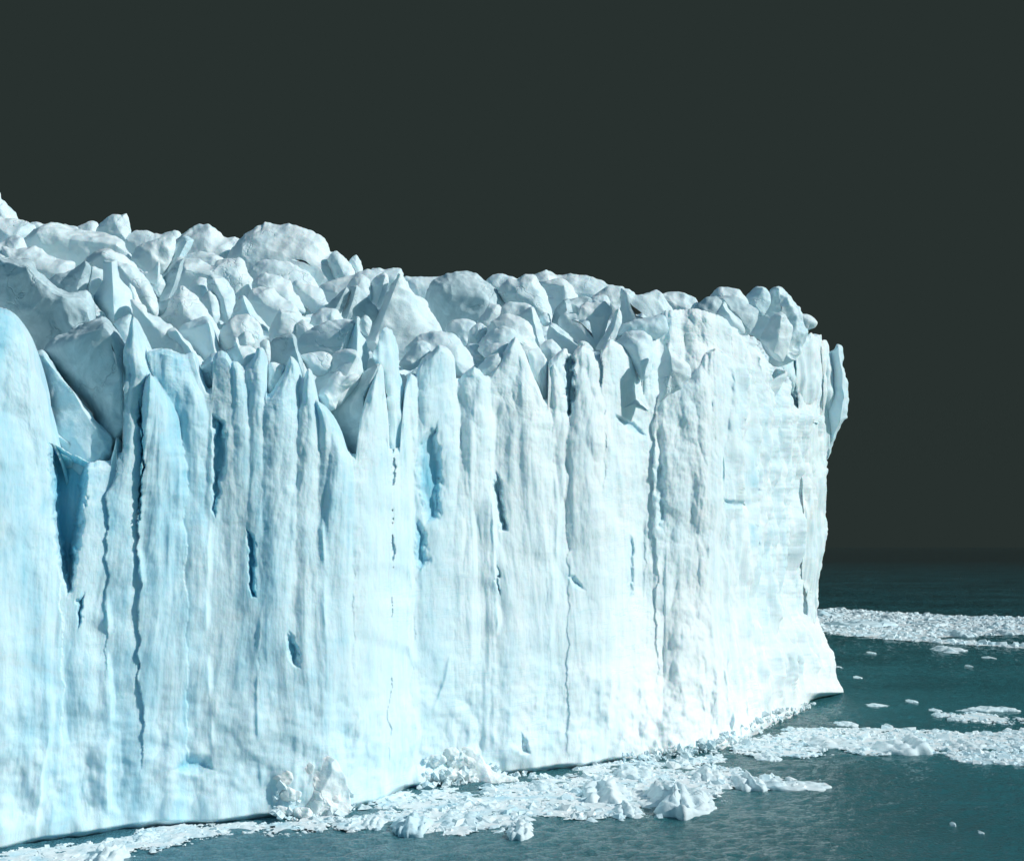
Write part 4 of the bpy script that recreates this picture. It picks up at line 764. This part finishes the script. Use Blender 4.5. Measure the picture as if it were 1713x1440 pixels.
berg('bergy_bit', 1385, 1030, 60, 16, 8, 'sloping bluish ice mass at the cliff end of the far band', blue=.2, seed=25, peaks=[(-.5, 1, .4), (.3, .5, .4)])
berg('bergy_bit', 1493, 1034, 36, 9, 6, 'angular ice block on the far edge of the far band', seed=26, peaks=[(-.4, 1, .3), (.3, .8, .5)])
berg('bergy_bit', 1437, 1027, 30, 7, 6, 'small ice knob on the far edge of the far band nearest the cliff', seed=27)
berg('bergy_bit', 1680, 1060, 40, 9, 6, 'low ice hump at the right end of the far band', seed=28)
berg('bergy_bit', 1560, 1046, 50, 9, 6, 'white ice hump in the middle of the far band', seed=29)
berg('ice_floe', 1655, 1188, 90, 9, 2.2, 'long white floe near the right edge, above the right ice band', seed=30, peaks=[(-.5, .7, .3), (0, 1, .4), (.6, 1, .4)])
berg('ice_floe', 1468, 1180, 34, 4, 2.5, 'thin flat floe left of centre in the open water right of the cliff', seed=31)
berg('ice_floe', 1525, 1173, 17, 4, 2, 'small floe up and right of the thin flat floe', seed=32)
berg('ice_floe', 1570, 1197, 15, 5, 2, 'small roundish floe left of the long white floe', seed=33)
berg('ice_floe', 1564, 1188, 16, 4, 2, 'tiny flat floe above the small roundish floe', seed=34)
berg('ice_floe', 1415, 1211, 38, 5, 3, 'flat floe just above the left part of the right ice band', seed=35)
berg('ice_floe', 1594, 1204, 14, 6, 2, 'tiny lump below the left tip of the long white floe', seed=36)
berg('ice_floe', 1487, 1214, 10, 4, 2, 'tiny floe right of the flat floe above the ice band', seed=37)
berg('ice_floe', 1458, 1092, 12, 3, 3, 'tiny floe below the far band, nearest the cliff', seed=38)
berg('ice_floe', 1592, 1091, 22, 2.5, 3, 'thin strip floe right under the wedge shaped floe', seed=39)
berg('ice_floe', 1654, 1100, 20, 2.5, 3, 'thin floe right of the wedge shaped floe', seed=40)
berg('ice_floe', 1621, 1114, 9, 3, 2, 'tiny floe below and right of the wedge shaped floe', seed=41)
berg('ice_floe', 1405, 1116, 8, 2.5, 2, 'tiny floe beside the undercut nose of the cliff', seed=42)
berg('ice_floe', 1435, 1133, 14, 3, 2, 'little oval floe on the dark water just right of the cliff nose', seed=43)
berg('ice_floe', 1594, 1378, 8, 4, .6, 'tiny ice crumb in the open foreground water, upper of two', seed=44)
berg('ice_floe', 1640, 1392, 12, 3, .6, 'tiny ice crumb in the open foreground water, lower of two', seed=45)

BR = random.Random(4)
def fragments(name, poly, label, n, smin, smax, slush=.5, dens=1.0, step=.35, seed=1):
    """crowded small broken ice in one patch: a lumpy slush sheet plus thousands of loose fragments"""
    poly = np.asarray(poly, float); g = np.random.default_rng(seed)
    gp = G(poly[:, 0], poly[:, 1])[:, :2]; lo = gp.min(0); hi = gp.max(0)
    def inside(x, y):
        return sdpoly(x, y, gp)
    # slush sheet
    xs = np.arange(lo[0], hi[0], step); ys = np.arange(lo[1], hi[1], step); X, Y = np.meshgrid(xs, ys)
    X = X + g.uniform(-.3, .3, X.shape) * step; Y = Y + g.uniform(-.3, .3, X.shape) * step
    p = np.stack([X, Y, 0 * X], -1); d = inside(X, Y)
    n = int(n * .6); nz = fbm(p * np.array([.12, .07, 1]), 5, seed, .6); fac = d / 3.0 + nz * 2.2 * 1.2
    keep = (fac > (.5 - slush)) & (d > -2)
    Z = .03 + .10 * np.clip(fac, 0, 1) + .16 * np.maximum(fbm(p / 1.1, 4, seed + 3, .65), -.1) + .02 * g.random(X.shape) + .12 * np.maximum(noise(p / 4, seed + 8), 0)
    V = np.stack([X, Y, Z], -1).reshape(-1, 3); nc = len(xs); q = gridq(len(ys), nc)
    k = keep.ravel(); q = q[k[q].all(1)]
    used = np.zeros(len(V), bool); used[q.ravel()] = True; idx = np.cumsum(used) - 1; V = V[used]; q = idx[q]
    # loose fragments: squashed, cut octahedra
    base = np.array([(1, 0, 0), (.6, .7, 0), (-.3, .9, 0), (-.95, .3, 0), (-.7, -.6, 0), (.1, -1, 0), (.7, -.7, 0), (.5, .1, .8), (-.1, .5, .9), (-.5, -.1, .75), (.1, -.5, .8)])
    tri = [(0, 1, 7), (1, 8, 7), (1, 2, 8), (2, 3, 8), (3, 9, 8), (3, 4, 9), (4, 5, 9), (5, 10, 9), (5, 6, 10), (6, 0, 10), (0, 7, 10), (7, 8, 10), (8, 9, 10)]
    x = g.uniform(lo[0], hi[0], n); y = g.uniform(lo[1], hi[1], n); dd = inside(x, y)
    nn = fbm(np.stack([x * .12, y * .07, 0 * x], -1), 5, seed, .6); ok = (dd / 3.0 + nn * 2.6 + .35 > g.random(n) * .9) & (dd > -2.5)
    x, y = x[ok], y[ok]; m = len(x); sz = smin * (smax / smin) ** (g.random(m) ** 3.2); sz = np.where(g.random(m) < .006, smax * g.uniform(1, 1.6, m), sz)
    b = base[None] * (1 + .45 * g.uniform(-1, 1, (m, 11, 1))) * g.uniform(.6, 1.2, (m, 1, 3)); b[..., 2] *= .5
    a = g.uniform(0, 6.28, m); ca, sa = np.cos(a)[:, None], np.sin(a)[:, None]
    bx = b[..., 0] * ca - b[..., 1] * sa; by = b[..., 0] * sa + b[..., 1] * ca
    B = np.stack([bx * sz[:, None] + x[:, None], by * sz[:, None] + y[:, None], b[..., 2] * sz[:, None] - .02 + .05 * g.random(m)[:, None]], -1).reshape(-1, 3)
    T = (np.array(tri)[None] + (np.arange(m) * 11)[:, None, None]).reshape(-1, 3) + len(V)
    VV = np.concatenate([V, B]); at = np.concatenate([np.clip(-.25 + .9 * fbm(V / 3, 3, 5), -.4, .4), np.repeat(g.uniform(-.2, .25, m), 11)])
    o = mesh_np(name, VV, q if len(q) else None, FLOE, None, smooth=False, T=T, attr=at); sm = np.zeros(len(o.data.polygons), bool); sm[:len(q)] = True; o.data.polygons.foreach_set('use_smooth', sm); tag(o, label, 'brash ice', kind='stuff')
fragments('brash_ice', [(-30, 1446), (100, 1414), (185, 1400), (300, 1388), (400, 1380), (520, 1376), (545, 1386), (400, 1397), (300, 1408), (200, 1425), (120, 1445), (60, 1460), (-40, 1470)],
          'thin line of broken floating ice along the foot of the wall at the lower left', 16000, .07, .5, .3, step=.2, seed=2)
fragments('brash_ice', [(500, 1376), (590, 1362), (650, 1342), (700, 1326), (800, 1322), (900, 1300), (1010, 1284), (1090, 1268), (1180, 1284), (1290, 1300), (1385, 1312), (1290, 1319), (1200, 1330), (1150, 1350), (1050, 1364), (960, 1372), (950, 1390), (860, 1400), (740, 1396), (600, 1388)],
          'broad near patch of crowded white broken ice below the middle of the cliff', 42000, .07, .9, .5, step=.2, seed=3)
fragments('brash_ice', [(1090, 1280), (1200, 1262), (1262, 1240), (1340, 1220), (1500, 1219), (1680, 1221), (1790, 1222), (1790, 1262), (1600, 1254), (1450, 1259), (1330, 1264), (1230, 1272), (1150, 1284)],
          'long band of broken ice running right from the corner of the cliff', 42000, .09, .9, .5, step=.28, seed=4)
fragments('brash_ice', [(1580, 1262), (1640, 1258), (1790, 1259), (1790, 1281), (1680, 1278), (1610, 1272)],
          'small raft of broken ice at the right edge below the long band', 6000, .15, .8, .6, step=.35, seed=5)
fragments('brash_ice', [(1360, 1018), (1420, 1020), (1500, 1025), (1600, 1030), (1800, 1036), (1800, 1060), (1680, 1062), (1560, 1066), (1640, 1076), (1800, 1080), (1800, 1087), (1640, 1081), (1500, 1070), (1420, 1064), (1380, 1058), (1350, 1050)],
          'far pale band of packed broken ice behind the right end of the cliff', 46000, .2, 1.8, .6, step=.6, seed=6)
fragments('brash_ice', [(1560, 1196), (1640, 1192), (1780, 1198), (1780, 1212), (1680, 1210), (1600, 1203)],
          'sparse broken ice under the long white floe at the right edge', 2500, .15, .8, .1, step=.5, seed=7)
